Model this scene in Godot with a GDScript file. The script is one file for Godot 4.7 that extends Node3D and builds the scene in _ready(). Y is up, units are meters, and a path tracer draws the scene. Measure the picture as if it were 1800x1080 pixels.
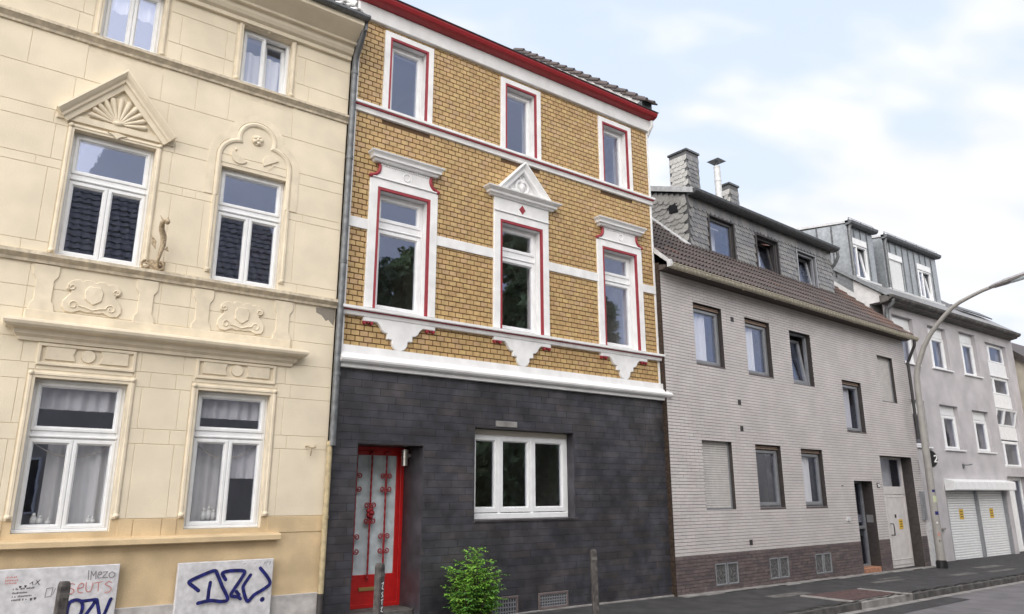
extends Node3D

# ---------------------------------------------------------------- mesh builder
class MB:
	var v := PackedVector3Array()
	var n := PackedVector3Array()
	var c := PackedColorArray()
	var xf := Transform3D.IDENTITY
	var col := Color.WHITE

	func tri(a: Vector3, b: Vector3, d: Vector3) -> void:
		var nn := (b - a).cross(d - a)
		if nn.length_squared() < 1e-16:
			return
		nn = nn.normalized()
		tri_n(a, b, d, nn, nn, nn)

	func tri_n(a: Vector3, b: Vector3, d: Vector3, na: Vector3, nb: Vector3, nd: Vector3) -> void:
		v.append(xf * a); v.append(xf * d); v.append(xf * b)
		n.append((xf.basis * na).normalized()); n.append((xf.basis * nd).normalized()); n.append((xf.basis * nb).normalized())
		c.append(col); c.append(col); c.append(col)

	func quad(a: Vector3, b: Vector3, d: Vector3, e: Vector3) -> void:
		tri(a, b, d)
		tri(a, d, e)

	func quad_n(a: Vector3, b: Vector3, d: Vector3, e: Vector3, na: Vector3, nb: Vector3, nd: Vector3, ne: Vector3) -> void:
		tri_n(a, b, d, na, nb, nd)
		tri_n(a, d, e, na, nd, ne)

	func box(x0: float, x1: float, y0: float, y1: float, z0: float, z1: float) -> void:
		quad(Vector3(x0, y0, z1), Vector3(x1, y0, z1), Vector3(x1, y1, z1), Vector3(x0, y1, z1))
		quad(Vector3(x1, y0, z0), Vector3(x0, y0, z0), Vector3(x0, y1, z0), Vector3(x1, y1, z0))
		quad(Vector3(x0, y0, z0), Vector3(x0, y0, z1), Vector3(x0, y1, z1), Vector3(x0, y1, z0))
		quad(Vector3(x1, y0, z1), Vector3(x1, y0, z0), Vector3(x1, y1, z0), Vector3(x1, y1, z1))
		quad(Vector3(x0, y1, z1), Vector3(x1, y1, z1), Vector3(x1, y1, z0), Vector3(x0, y1, z0))
		quad(Vector3(x0, y0, z0), Vector3(x1, y0, z0), Vector3(x1, y0, z1), Vector3(x0, y0, z1))

	# box whose front edges are chamfered, no back face
	func slab(x0: float, x1: float, y0: float, y1: float, zb: float, zf: float, ch: float) -> void:
		var h := zf - ch
		var a := [Vector3(x0, y0, zb), Vector3(x1, y0, zb), Vector3(x1, y1, zb), Vector3(x0, y1, zb)]
		var b := [Vector3(x0, y0, h), Vector3(x1, y0, h), Vector3(x1, y1, h), Vector3(x0, y1, h)]
		var d := [Vector3(x0 + ch, y0 + ch, zf), Vector3(x1 - ch, y0 + ch, zf), Vector3(x1 - ch, y1 - ch, zf), Vector3(x0 + ch, y1 - ch, zf)]
		for i in 4:
			var j := (i + 1) % 4
			quad(a[i], a[j], b[j], b[i])
			if ch > 0.0:
				quad(b[i], b[j], d[j], d[i])
		quad(d[0], d[1], d[2], d[3])

	# brick: back rectangle to a smaller front one, ten triangles
	func brick(x0: float, x1: float, y0: float, y1: float, zb: float, zf: float, ch: float) -> void:
		var a := [Vector3(x0, y0, zb), Vector3(x1, y0, zb), Vector3(x1, y1, zb), Vector3(x0, y1, zb)]
		var d := [Vector3(x0 + ch, y0 + ch, zf), Vector3(x1 - ch, y0 + ch, zf), Vector3(x1 - ch, y1 - ch, zf), Vector3(x0 + ch, y1 - ch, zf)]
		for i in 4:
			var j := (i + 1) % 4
			quad(a[i], a[j], d[j], d[i])
		quad(d[0], d[1], d[2], d[3])

	# moulding along x; pts are (z, y) from the wall at the bottom round to the wall at the top
	func mould(pts: Array, x0: float, x1: float, zb: float, ret_l := false, ret_r := false) -> void:
		var m := pts.size()
		for i in m - 1:
			var p: Vector2 = pts[i]
			var q: Vector2 = pts[i + 1]
			var pl := x0 - (p.x - zb if ret_l else 0.0)
			var ql := x0 - (q.x - zb if ret_l else 0.0)
			var pr := x1 + (p.x - zb if ret_r else 0.0)
			var qr := x1 + (q.x - zb if ret_r else 0.0)
			quad(Vector3(pl, p.y, p.x), Vector3(pr, p.y, p.x), Vector3(qr, q.y, q.x), Vector3(ql, q.y, q.x))
			if ret_l:
				quad(Vector3(pl, p.y, zb), Vector3(pl, p.y, p.x), Vector3(ql, q.y, q.x), Vector3(ql, q.y, zb))
			if ret_r:
				quad(Vector3(pr, p.y, p.x), Vector3(pr, p.y, zb), Vector3(qr, q.y, zb), Vector3(qr, q.y, q.x))
		var poly := PackedVector2Array()
		for p in pts:
			poly.append(p)
		var ix := Geometry2D.triangulate_polygon(poly)
		for k in range(0, ix.size(), 3):
			var a: Vector2 = poly[ix[k]]
			var b: Vector2 = poly[ix[k + 1]]
			var d: Vector2 = poly[ix[k + 2]]
			if (b - a).cross(d - a) < 0:
				var t := b
				b = d
				d = t
			if not ret_r:
				tri(Vector3(x1, a.y, a.x), Vector3(x1, d.y, d.x), Vector3(x1, b.y, b.x))
			if not ret_l:
				tri(Vector3(x0, a.y, a.x), Vector3(x0, b.y, b.x), Vector3(x0, d.y, d.x))

	# moulding along a path in the xy plane; prof is (offset to the left of the path, z)
	func sweep(path: Array, prof: Array, closed := false) -> void:
		var m := path.size()
		var turn := 0.0
		for i in prof.size():
			turn += prof[i].cross(prof[(i + 1) % prof.size()])
		if turn > 0.0:
			prof = prof.duplicate()
			prof.reverse()
		var dirs := []
		for i in m:
			var a: Vector2 = path[i]
			var prev: Vector2 = path[(i + m - 1) % m] if closed or i > 0 else a
			var next: Vector2 = path[(i + 1) % m] if closed or i < m - 1 else a
			var d0 := (a - prev).normalized() if prev != a else (next - a).normalized()
			var d1 := (next - a).normalized() if next != a else d0
			var n0 := Vector2(-d0.y, d0.x)
			var n1 := Vector2(-d1.y, d1.x)
			var b := (n0 + n1)
			b = b.normalized() if b.length() > 1e-4 else n0
			dirs.append(b / maxf(0.3, b.dot(n0)))
		var segs := m if closed else m - 1
		for i in segs:
			var j := (i + 1) % m
			for k in prof.size() - 1:
				var p: Vector2 = prof[k]
				var q: Vector2 = prof[k + 1]
				var a0: Vector2 = path[i] + dirs[i] * p.x
				var a1: Vector2 = path[j] + dirs[j] * p.x
				var b0: Vector2 = path[i] + dirs[i] * q.x
				var b1: Vector2 = path[j] + dirs[j] * q.x
				quad(Vector3(a0.x, a0.y, p.y), Vector3(a1.x, a1.y, p.y), Vector3(b1.x, b1.y, q.y), Vector3(b0.x, b0.y, q.y))
		if not closed:
			for e in [0, m - 1]:
				var poly := PackedVector2Array()
				for p in prof:
					poly.append(p)
				var ix := Geometry2D.triangulate_polygon(poly)
				for k in range(0, ix.size(), 3):
					var w := []
					for t in 3:
						var q: Vector2 = poly[ix[k + t]]
						var s: Vector2 = path[e] + dirs[e] * q.x
						w.append(Vector3(s.x, s.y, q.y))
					if e == 0:
						tri(w[0], w[1], w[2])
					else:
						tri(w[0], w[2], w[1])

	func ring(x0: float, x1: float, y0: float, y1: float, w: float, zb: float, zf: float, ch := 0.004) -> void:
		sweep([Vector2(x0, y0), Vector2(x1, y0), Vector2(x1, y1), Vector2(x0, y1)], [Vector2(0, zb), Vector2(0, zf - ch), Vector2(ch, zf), Vector2(w - ch, zf), Vector2(w, zf - ch), Vector2(w, zb)], true)

	# extruded outline
	func plate(poly: Array, z0: float, z1: float, ch := 0.0) -> void:
		var pv := PackedVector2Array()
		for p in poly:
			pv.append(p)
		if Geometry2D.is_polygon_clockwise(pv):
			pv.reverse()
		# Godot calls y-down clockwise: make sure that the outline runs counterclockwise with y up
		var area := 0.0
		for i in pv.size():
			area += pv[i].cross(pv[(i + 1) % pv.size()])
		if area < 0:
			pv.reverse()
		var m := pv.size()
		var inn := PackedVector2Array()
		for i in m:
			var d0 := (pv[i] - pv[(i + m - 1) % m]).normalized()
			var d1 := (pv[(i + 1) % m] - pv[i]).normalized()
			var b := Vector2(-d0.y, d0.x) + Vector2(-d1.y, d1.x)
			b = b.normalized() if b.length() > 1e-4 else Vector2(-d0.y, d0.x)
			inn.append(pv[i] + b * ch)
		for i in m:
			var j := (i + 1) % m
			quad(Vector3(pv[i].x, pv[i].y, z0), Vector3(pv[j].x, pv[j].y, z0), Vector3(pv[j].x, pv[j].y, z1 - ch), Vector3(pv[i].x, pv[i].y, z1 - ch))
			if ch > 0.0:
				quad(Vector3(pv[i].x, pv[i].y, z1 - ch), Vector3(pv[j].x, pv[j].y, z1 - ch), Vector3(inn[j].x, inn[j].y, z1), Vector3(inn[i].x, inn[i].y, z1))
		var top := inn if ch > 0.0 else pv
		var ix := Geometry2D.triangulate_polygon(top)
		if ix.is_empty():
			top = pv
			ix = Geometry2D.triangulate_polygon(pv)
		for k in range(0, ix.size(), 3):
			var a: Vector2 = top[ix[k]]
			var b: Vector2 = top[ix[k + 1]]
			var d: Vector2 = top[ix[k + 2]]
			if (b - a).cross(d - a) < 0:
				var t := b
				b = d
				d = t
			tri(Vector3(a.x, a.y, z1), Vector3(b.x, b.y, z1), Vector3(d.x, d.y, z1))
			tri(Vector3(a.x, a.y, z0), Vector3(d.x, d.y, z0), Vector3(b.x, b.y, z0))

	func tube(pts: Array, radii, sides := 8, caps := true) -> void:
		var m := pts.size()
		var rings := []
		var norms := []
		var up := Vector3.UP
		for i in m:
			var p: Vector3 = pts[i]
			var t: Vector3 = (pts[mini(i + 1, m - 1)] - pts[maxi(i - 1, 0)]).normalized()
			if absf(t.dot(up)) > 0.98:
				up = Vector3(1, 0, 0) if absf(t.x) < 0.9 else Vector3(0, 0, 1)
			var s := t.cross(up).normalized()
			var w := s.cross(t).normalized()
			up = w
			var r: float = radii[i] if radii is Array else radii
			var ring_ := []
			var nr := []
			for k in sides:
				var a := TAU * k / sides
				var d := s * cos(a) + w * sin(a)
				ring_.append(p + d * r)
				nr.append(d)
			rings.append(ring_)
			norms.append(nr)
		for i in m - 1:
			for k in sides:
				var l := (k + 1) % sides
				quad_n(rings[i][l], rings[i][k], rings[i + 1][k], rings[i + 1][l], norms[i][l], norms[i][k], norms[i + 1][k], norms[i + 1][l])
		if caps:
			for k in range(1, sides - 1):
				tri(rings[0][0], rings[0][k], rings[0][k + 1])
				tri(rings[m - 1][0], rings[m - 1][k + 1], rings[m - 1][k])

	func ball(p: Vector3, r: Vector3, rows := 6, cols := 8) -> void:
		for i in rows:
			for k in cols:
				var q := []
				for e in [[i, k], [i, k + 1], [i + 1, k + 1], [i + 1, k]]:
					var a: float = PI * e[0] / rows
					var b: float = TAU * e[1] / cols
					q.append(Vector3(sin(a) * cos(b), cos(a), -sin(a) * sin(b)))
				quad_n(p + q[3] * r, p + q[2] * r, p + q[1] * r, p + q[0] * r, q[3], q[2], q[1], q[0])

	# painted or drawn line lying at height z on an xy face
	func stroke(pts: Array, w: float, z: float) -> void:
		var zz := z
		for i in pts.size():
			var p: Vector2 = pts[i]
			zz += 0.00025
			for k in 8:
				var a := TAU * k / 8
				var b := TAU * (k + 1) / 8
				tri(Vector3(p.x, p.y, zz), Vector3(p.x + cos(a) * w / 2, p.y + sin(a) * w / 2, zz), Vector3(p.x + cos(b) * w / 2, p.y + sin(b) * w / 2, zz))
			if i < pts.size() - 1:
				var q: Vector2 = pts[i + 1]
				var d := (q - p).normalized() * w / 2
				var o := Vector2(-d.y, d.x)
				zz += 0.00025
				quad(Vector3(p.x - o.x, p.y - o.y, zz), Vector3(q.x - o.x, q.y - o.y, zz), Vector3(q.x + o.x, q.y + o.y, zz), Vector3(p.x + o.x, p.y + o.y, zz))

	func mesh() -> ArrayMesh:
		var m := ArrayMesh.new()
		if v.is_empty():
			return m
		var a := []
		a.resize(Mesh.ARRAY_MAX)
		a[Mesh.ARRAY_VERTEX] = v
		a[Mesh.ARRAY_NORMAL] = n
		a[Mesh.ARRAY_COLOR] = c
		m.add_surface_from_arrays(Mesh.PRIMITIVE_TRIANGLES, a)
		return m


# ---------------------------------------------------------------- nodes, names, materials
var rng := RandomNumberGenerator.new()
var used := {}
var X := {}
var tex := {}

func numbered(parent: Node, called: String) -> String:
	var key := str(parent.get_instance_id()) + called
	var k: int = used.get(key, 0)
	used[key] = k + 1
	return called if k == 0 else "%s_%03d" % [called, k]

func put(called: String, mb, m: Material, parent: Node, kind := "") -> MeshInstance3D:
	var o := MeshInstance3D.new()
	o.mesh = mb.mesh() if mb is MB else mb
	o.name = numbered(parent, called)
	o.material_override = m
	if kind:
		o.set_meta("kind", kind)
	parent.add_child(o, true)
	return o

func group_part(called: String, parent: Node) -> Node3D:
	var o := Node3D.new()
	o.name = numbered(parent, called)
	parent.add_child(o, true)
	return o

func tag(o: Node, label: String, category: String, group := "") -> Node:
	o.set_meta("label", label)
	o.set_meta("category", category)
	if group:
		o.set_meta("group", group)
	return o

func thing(called: String, label: String, category: String, group := "") -> Node3D:
	var o := group_part(called, self)
	tag(o, label, category, group)
	return o

func rebase(o: Node3D, at: Vector3) -> void:
	o.position += o.basis * at
	for k in o.get_children():
		k.position -= at

func lin(r: float, g: float, b: float) -> Color:
	return Color(r, g, b).linear_to_srgb()

func noise_tex(key: String, kind: String, lo: float, hi: float) -> ImageTexture:
	var id := "%s %s %.2f %.2f" % [key, kind, lo, hi]
	if tex.has(id):
		return tex[id]
	var base_id := "img " + kind
	if not tex.has(base_id):
		var f := FastNoiseLite.new()
		f.seed = 11 + kind.length() * 7
		f.noise_type = FastNoiseLite.TYPE_SIMPLEX_SMOOTH
		f.fractal_type = FastNoiseLite.FRACTAL_FBM
		f.fractal_octaves = 5
		f.frequency = 0.012
		if kind == "grit":
			f.frequency = 0.12
			f.fractal_octaves = 3
		if kind == "cells":
			f.noise_type = FastNoiseLite.TYPE_CELLULAR
			f.frequency = 0.05
			f.fractal_octaves = 2
		var im: Image = f.get_seamless_image(512, 512)
		if kind == "streak":
			var s: Image = f.get_seamless_image(512, 512)
			s.resize(512, 24, Image.INTERPOLATE_LANCZOS)
			s.resize(512, 512, Image.INTERPOLATE_CUBIC)
			im = s
		im.convert(Image.FORMAT_L8)
		tex[base_id] = im
	var src: Image = tex[base_id]
	var data := src.get_data()
	var out := PackedByteArray()
	out.resize(data.size())
	var lut := PackedByteArray()
	lut.resize(256)
	for i in 256:
		var t := clampf((i / 255.0 - 0.5) * 1.5 + 0.5, 0.0, 1.0)
		lut[i] = int(255.0 * clampf(lerpf(lo, hi, t), 0.0, 1.0))
	for i in data.size():
		out[i] = lut[data[i]]
	var im2 := Image.create_from_data(512, 512, false, Image.FORMAT_L8, out)
	im2.convert(Image.FORMAT_RGB8)
	tex[id] = ImageTexture.create_from_image(im2)
	return tex[id]

# fine: [kind, repeats per metre, lo, hi]; coarse the same, multiplied over it; bump: [kind, repeats per metre, cm]
func mat(key: String, color: Color, rough: float, fine := [], coarse := [], bump := [], metal := 0.0, spec := 0.5) -> StandardMaterial3D:
	var m := StandardMaterial3D.new()
	m.resource_name = key
	m.albedo_color = color
	m.roughness = rough
	m.metallic = metal
	m.metallic_specular = spec
	m.vertex_color_use_as_albedo = true
	if fine:
		m.albedo_texture = noise_tex("a", fine[0], fine[2], fine[3])
		m.uv1_triplanar = true
		m.uv1_world_triplanar = true
		m.uv1_scale = Vector3.ONE * fine[1]
	if coarse:
		m.detail_enabled = true
		m.detail_albedo = noise_tex("a", coarse[0], coarse[2], coarse[3])
		m.detail_blend_mode = BaseMaterial3D.BLEND_MODE_MUL
		m.detail_uv_layer = BaseMaterial3D.DETAIL_UV_2
		m.uv2_triplanar = true
		m.uv2_world_triplanar = true
		m.uv2_scale = Vector3.ONE * coarse[1]
	if bump:
		m.heightmap_enabled = true
		m.heightmap_texture = noise_tex("a", bump[0], 0.0, 1.0)
		m.heightmap_scale = bump[1]
		if not fine:
			m.uv1_triplanar = true
			m.uv1_world_triplanar = true
			m.uv1_scale = Vector3.ONE * bump[2]
	X[key] = m
	return m

# rectangles (Rect2) left of a when the holes are cut out
func minus(a: Rect2, holes: Array, least := 0.012) -> Array:
	var out := [a]
	for h in holes:
		var next := []
		for r in out:
			if not r.intersects(h):
				next.append(r)
				continue
			var i: Rect2 = r.intersection(h)
			for q in [Rect2(r.position.x, r.position.y, i.position.x - r.position.x, r.size.y), Rect2(i.end.x, r.position.y, r.end.x - i.end.x, r.size.y), Rect2(i.position.x, r.position.y, i.size.x, i.position.y - r.position.y), Rect2(i.position.x, i.end.y, i.size.x, r.end.y - i.end.y)]:
				if q.size.x > least and q.size.y > least:
					next.append(q)
		out = next
	return out

func R(x0: float, x1: float, y0: float, y1: float) -> Rect2:
	return Rect2(x0, y0, x1 - x0, y1 - y0)

# front wall with openings: front and back faces; the reveals go into rv (may be the same builder)
func wall_holes(mb: MB, rv: MB, a: Rect2, holes: Array, zf: float, zb: float) -> void:
	for r in minus(a, holes, 0.001):
		mb.quad(Vector3(r.position.x, r.position.y, zf), Vector3(r.end.x, r.position.y, zf), Vector3(r.end.x, r.end.y, zf), Vector3(r.position.x, r.end.y, zf))
		mb.quad(Vector3(r.end.x, r.position.y, zb), Vector3(r.position.x, r.position.y, zb), Vector3(r.position.x, r.end.y, zb), Vector3(r.end.x, r.end.y, zb))
	if rv:
		for h in holes:
			reveal(rv, h, zf, zb)

func reveal(rv: MB, h: Rect2, zf: float, zb: float, foot := true) -> void:
	var x0 := h.position.x
	var x1 := h.end.x
	var y0 := h.position.y
	var y1 := h.end.y
	rv.quad(Vector3(x0, y0, zf), Vector3(x0, y0, zb), Vector3(x0, y1, zb), Vector3(x0, y1, zf))
	rv.quad(Vector3(x1, y0, zb), Vector3(x1, y0, zf), Vector3(x1, y1, zf), Vector3(x1, y1, zb))
	rv.quad(Vector3(x0, y1, zb), Vector3(x1, y1, zb), Vector3(x1, y1, zf), Vector3(x0, y1, zf))
	if foot:
		rv.quad(Vector3(x0, y0, zf), Vector3(x1, y0, zf), Vector3(x1, y0, zb), Vector3(x0, y0, zb))

func reveals(parent: Node, holes: Array, zf: float, zb: float, m: Material) -> void:
	for h in holes:
		var mb := MB.new()
		reveal(mb, h, zf, zb)
		put("window_reveal", mb, m, parent)

# floors, partitions and back of the rooms behind a facade
func rooms(parent: Node, x0: float, x1: float, levels: Array, zb: float, back: float, walls: Array) -> void:
	var mb := MB.new()
	for y in levels:
		mb.box(x0, x1, y - 0.12, y, back, zb - 0.01)
	mb.box(x0, x1, levels[0], levels[-1], back - 0.1, back)
	for x in walls:
		mb.box(x - 0.05, x + 0.05, levels[0], levels[-1], back, zb - 0.02)
	put("interior", mb, X.interior, parent)

# a window: frame in the opening, one sash and pane for each light; lights are [x0, x1, y0, y1, tilt degrees]
func window(parent: Node, o: Rect2, z: float, fw: float, sw: float, lights: Array, fm: Material, extra := {}) -> Node3D:
	var w := group_part(extra.get("name", "window"), parent)
	var mb := MB.new()
	mb.ring(o.position.x, o.end.x, o.position.y, o.end.y, fw, z - 0.07, z, 0.006)
	for t in extra.get("bars", []):  # transoms and mullions of the fixed frame
		mb.slab(t[0], t[1], t[2], t[3], z - 0.07, z + t[4], 0.006)
	put("frame", mb, fm, w)
	for l in lights:
		var hold: Node3D = w
		var sx: float = l[0]
		var cy: float = l[2]
		var tilt: float = l[4] if l.size() > 4 else 0.0
		var s := MB.new()
		s.xf = Transform3D(Basis(Vector3.RIGHT, -deg_to_rad(tilt)), Vector3(sx, cy, z - (0.05 if tilt > 0.0 else 0.0)))
		var ww: float = l[1] - l[0]
		var hh: float = l[3] - l[2]
		s.ring(0, ww, 0, hh, sw, -0.055, 0.014, 0.008)
		s.ring(sw - 0.001, ww - sw + 0.001, sw - 0.001, hh - sw + 0.001, 0.012, -0.05, -0.004, 0.003)
		put("sash", s, fm, hold)
		var p := MB.new()
		p.xf = s.xf
		var e := sw + 0.008
		p.box(e, ww - e, e, hh - e, -0.034, -0.014)
		put("pane", p, extra.get("glass", X.glass), hold)
	return w

func gy(x: float) -> float:
	return -0.165 * smoothstep(7.0, 27.0, x)

func kz(x: float) -> float:
	return 2.43 - 0.052 * maxf(0.0, x - 10.4)

# ---------------------------------------------------------------- materials
func make_materials() -> void:
	mat("cream", lin(0.82, 0.725, 0.56), 0.85, ["grit", 1.3, 0.95, 1.0], ["blotch", 0.25, 0.95, 1.0], ["grit", 0.12])
	mat("cream_trim", lin(0.82, 0.72, 0.555), 0.8, ["blotch", 0.9, 0.95, 1.0], ["streak", 0.35, 0.93, 1.0], ["grit", 0.1])
	mat("cream_ledge", lin(0.79, 0.69, 0.53), 0.85, ["blotch", 1.7, 0.84, 1.0], ["streak", 0.6, 0.9, 1.0], ["grit", 0.15])
	mat("ochre_render", lin(0.75, 0.575, 0.35), 0.85, ["grit", 1.2, 0.92, 1.0], ["blotch", 0.3, 0.88, 1.0], ["grit", 0.12])
	mat("grey_stone", lin(0.68, 0.65, 0.63), 0.7, ["grit", 2.0, 0.82, 1.0], ["blotch", 0.8, 0.85, 1.0], ["grit", 0.08])
	mat("board_stone", lin(0.72, 0.71, 0.73), 0.55, ["blotch", 1.6, 0.9, 1.0], ["streak", 0.7, 0.93, 1.0])
	mat("white_paint", lin(0.84, 0.84, 0.84), 0.6, ["blotch", 0.7, 0.96, 1.0], ["streak", 0.4, 0.95, 1.0], ["grit", 0.05])
	mat("white_wall", lin(0.82, 0.82, 0.82), 0.8, ["blotch", 0.7, 0.93, 1.0], [], ["grit", 0.1])
	mat("upvc", lin(0.80, 0.81, 0.82), 0.32, ["blotch", 0.8, 0.96, 1.0])
	mat("red_paint", lin(0.36, 0.022, 0.03), 0.42, ["blotch", 1.2, 0.9, 1.0])
	mat("red_line", lin(0.33, 0.03, 0.045), 0.55, ["blotch", 1.5, 0.9, 1.0])
	mat("door_red", lin(0.50, 0.012, 0.012), 0.35, ["blotch", 1.0, 0.92, 1.0])
	mat("mortar", lin(0.14, 0.08, 0.04), 0.95, ["grit", 2.5, 0.75, 1.0])
	var br := [[0.64, 0.435, 0.195], [0.62, 0.415, 0.185], [0.65, 0.45, 0.205], [0.60, 0.39, 0.18], [0.63, 0.42, 0.22], [0.66, 0.46, 0.20]]
	for i in br.size():
		mat("brick%d" % i, lin(br[i][0], br[i][1], br[i][2]), 0.38, ["grit", 3.0, 0.86, 1.0], ["blotch", 0.9, 0.88, 1.0], ["grit", 0.03])
	mat("brick_any", Color.WHITE, 0.38, ["grit", 3.0, 0.86, 1.0], ["blotch", 0.9, 0.88, 1.0], ["grit", 0.03])
	var dk := [[0.082, 0.079, 0.092], [0.085, 0.080, 0.091], [0.078, 0.077, 0.092], [0.088, 0.079, 0.086], [0.082, 0.082, 0.098], [0.091, 0.088, 0.099]]
	for i in dk.size():
		mat("dark_tile%d" % i, lin(dk[i][0], dk[i][1], dk[i][2]), 0.38, ["blotch", 0.55, 0.78, 1.0], ["blotch", 0.16, 0.74, 1.0], ["grit", 0.02])
	mat("dark_any", Color.WHITE, 0.38, ["blotch", 0.55, 0.78, 1.0], ["blotch", 0.16, 0.74, 1.0], ["grit", 0.02])
	mat("dark_joint", lin(0.06, 0.057, 0.066), 0.9, ["grit", 2.0, 0.8, 1.0])
	var gt := [[0.635, 0.595, 0.585], [0.62, 0.582, 0.575], [0.648, 0.605, 0.592], [0.63, 0.596, 0.59], [0.612, 0.575, 0.566]]
	for i in gt.size():
		mat("grey_tile%d" % i, lin(gt[i][0], gt[i][1], gt[i][2]), 0.45, ["grit", 2.5, 0.94, 1.0], ["blotch", 0.2, 0.93, 1.0])
	mat("grey_any", Color.WHITE, 0.45, ["grit", 2.5, 0.94, 1.0], ["blotch", 0.2, 0.93, 1.0])
	mat("tile_joint", lin(0.20, 0.185, 0.18), 0.95, ["grit", 2.0, 0.8, 1.0])
	mat("base_joint", lin(0.26, 0.235, 0.235), 0.95, ["grit", 2.0, 0.8, 1.0])
	var bt := [[0.165, 0.128, 0.13], [0.185, 0.142, 0.14], [0.145, 0.117, 0.12], [0.20, 0.16, 0.157]]
	for i in bt.size():
		mat("base_tile%d" % i, lin(bt[i][0], bt[i][1], bt[i][2]), 0.5, ["grit", 2.5, 0.85, 1.0], ["blotch", 0.8, 0.82, 1.0])
	mat("base_any", Color.WHITE, 0.5, ["grit", 2.5, 0.85, 1.0], ["blotch", 0.8, 0.82, 1.0])
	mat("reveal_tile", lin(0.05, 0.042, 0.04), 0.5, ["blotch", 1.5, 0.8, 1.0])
	mat("rust", lin(0.085, 0.05, 0.03), 0.8, ["blotch", 2.5, 0.5, 1.0], ["grit", 1.0, 0.7, 1.0], ["blotch", 0.3])
	mat("soffit", lin(0.10, 0.08, 0.07), 0.8, ["grit", 1.0, 0.8, 1.0])
	var rt := [[0.115, 0.090, 0.086], [0.135, 0.104, 0.098], [0.10, 0.082, 0.08], [0.122, 0.098, 0.095]]
	for i in rt.size():
		mat("roof_tile%d" % i, lin(rt[i][0], rt[i][1], rt[i][2]), 0.6, ["blotch", 2.2, 0.75, 1.0], ["grit", 1.1, 0.85, 1.0], ["grit", 0.1])
	mat("roof_red0", lin(0.19, 0.115, 0.09), 0.65, ["blotch", 2.2, 0.75, 1.0], ["grit", 1.1, 0.85, 1.0], ["grit", 0.1])
	mat("roof_red1", lin(0.165, 0.10, 0.08), 0.65, ["blotch", 2.2, 0.75, 1.0], ["grit", 1.1, 0.85, 1.0], ["grit", 0.1])
	mat("roof_any", Color.WHITE, 0.6, ["blotch", 2.2, 0.75, 1.0], ["grit", 1.1, 0.85, 1.0], ["grit", 0.1])
	var sl := [[0.24, 0.24, 0.245], [0.30, 0.295, 0.29], [0.20, 0.20, 0.21], [0.27, 0.265, 0.255]]
	for i in sl.size():
		mat("slate%d" % i, lin(sl[i][0], sl[i][1], sl[i][2]), 0.36, ["blotch", 2.5, 0.85, 1.0], ["grit", 1.0, 0.88, 1.0], ["blotch", 0.15])
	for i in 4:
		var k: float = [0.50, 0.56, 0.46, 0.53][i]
		mat("lit_slate%d" % i, lin(k, k * 0.98, k * 0.93), 0.36, ["blotch", 2.5, 0.85, 1.0], ["grit", 1.0, 0.88, 1.0], ["blotch", 0.15])  # same slate with side light and sky sheen painted into a lighter colour
	mat("slate_back", lin(0.10, 0.10, 0.105), 0.9)
	mat("zinc", lin(0.42, 0.45, 0.475), 0.42, ["blotch", 1.3, 0.88, 1.0], ["streak", 0.4, 0.92, 1.0], [], 0.4)
	mat("zinc_dark", lin(0.17, 0.18, 0.19), 0.5, ["blotch", 1.3, 0.75, 1.0], [], [], 0.4)
	mat("sheet_white", lin(0.62, 0.63, 0.64), 0.4, ["blotch", 1.0, 0.88, 1.0])
	mat("lichen_zinc", lin(0.86, 0.79, 0.62), 0.75, ["blotch", 2.6, 0.72, 1.0], ["grit", 1.2, 0.78, 1.0], ["grit", 0.2])
	mat("pipe", lin(0.20, 0.21, 0.22), 0.5, ["streak", 1.5, 0.75, 1.0], [], [], 0.35)
	mat("pipe_cream", lin(0.55, 0.45, 0.27), 0.6, ["blotch", 1.5, 0.8, 1.0])
	mat("pipe_dark", lin(0.05, 0.045, 0.045), 0.55, ["blotch", 1.5, 0.8, 1.0])
	mat("alu", lin(0.27, 0.28, 0.30), 0.38, ["blotch", 1.0, 0.92, 1.0], [], [], 0.3)
	mat("dark_frame", lin(0.035, 0.03, 0.03), 0.45, ["blotch", 1.0, 0.85, 1.0])
	mat("shutter", lin(0.58, 0.56, 0.54), 0.5, ["blotch", 0.8, 0.93, 1.0])
	mat("shutter_brown", lin(0.30, 0.22, 0.17), 0.55, ["blotch", 0.8, 0.9, 1.0])
	mat("render_grey", lin(0.535, 0.51, 0.525), 0.9, ["grit", 1.3, 0.93, 1.0], ["blotch", 0.16, 0.90, 1.0], ["grit", 0.12])
	mat("concrete", lin(0.36, 0.345, 0.33), 0.9, ["grit", 1.8, 0.8, 1.0], ["blotch", 0.5, 0.8, 1.0], ["grit", 0.1])
	mat("concrete_dark", lin(0.20, 0.19, 0.18), 0.9, ["grit", 1.8, 0.75, 1.0], ["blotch", 0.6, 0.7, 1.0], ["grit", 0.15])
	mat("kerb_stone", lin(0.15, 0.142, 0.135), 0.9, ["grit", 1.8, 0.75, 1.0], ["blotch", 0.6, 0.7, 1.0], ["grit", 0.15])
	mat("asphalt", lin(0.078, 0.076, 0.08), 0.9, ["grit", 2.2, 0.62, 1.0], ["blotch", 0.35, 0.78, 1.0], ["grit", 0.2])
	mat("asphalt_road", lin(0.21, 0.20, 0.21), 0.9, ["grit", 2.2, 0.75, 1.0], ["blotch", 0.25, 0.86, 1.0], ["grit", 0.2])
	mat("paver", lin(0.13, 0.075, 0.07), 0.85, ["grit", 2.0, 0.8, 1.0], ["blotch", 1.0, 0.8, 1.0], ["grit", 0.1])
	mat("door_grey", lin(0.66, 0.63, 0.62), 0.4, ["blotch", 0.6, 0.94, 1.0])
	mat("brass", lin(0.50, 0.36, 0.14), 0.35, [], [], [], 0.8)
	mat("steel", lin(0.55, 0.53, 0.50), 0.3, [], [], [], 0.8)
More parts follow.
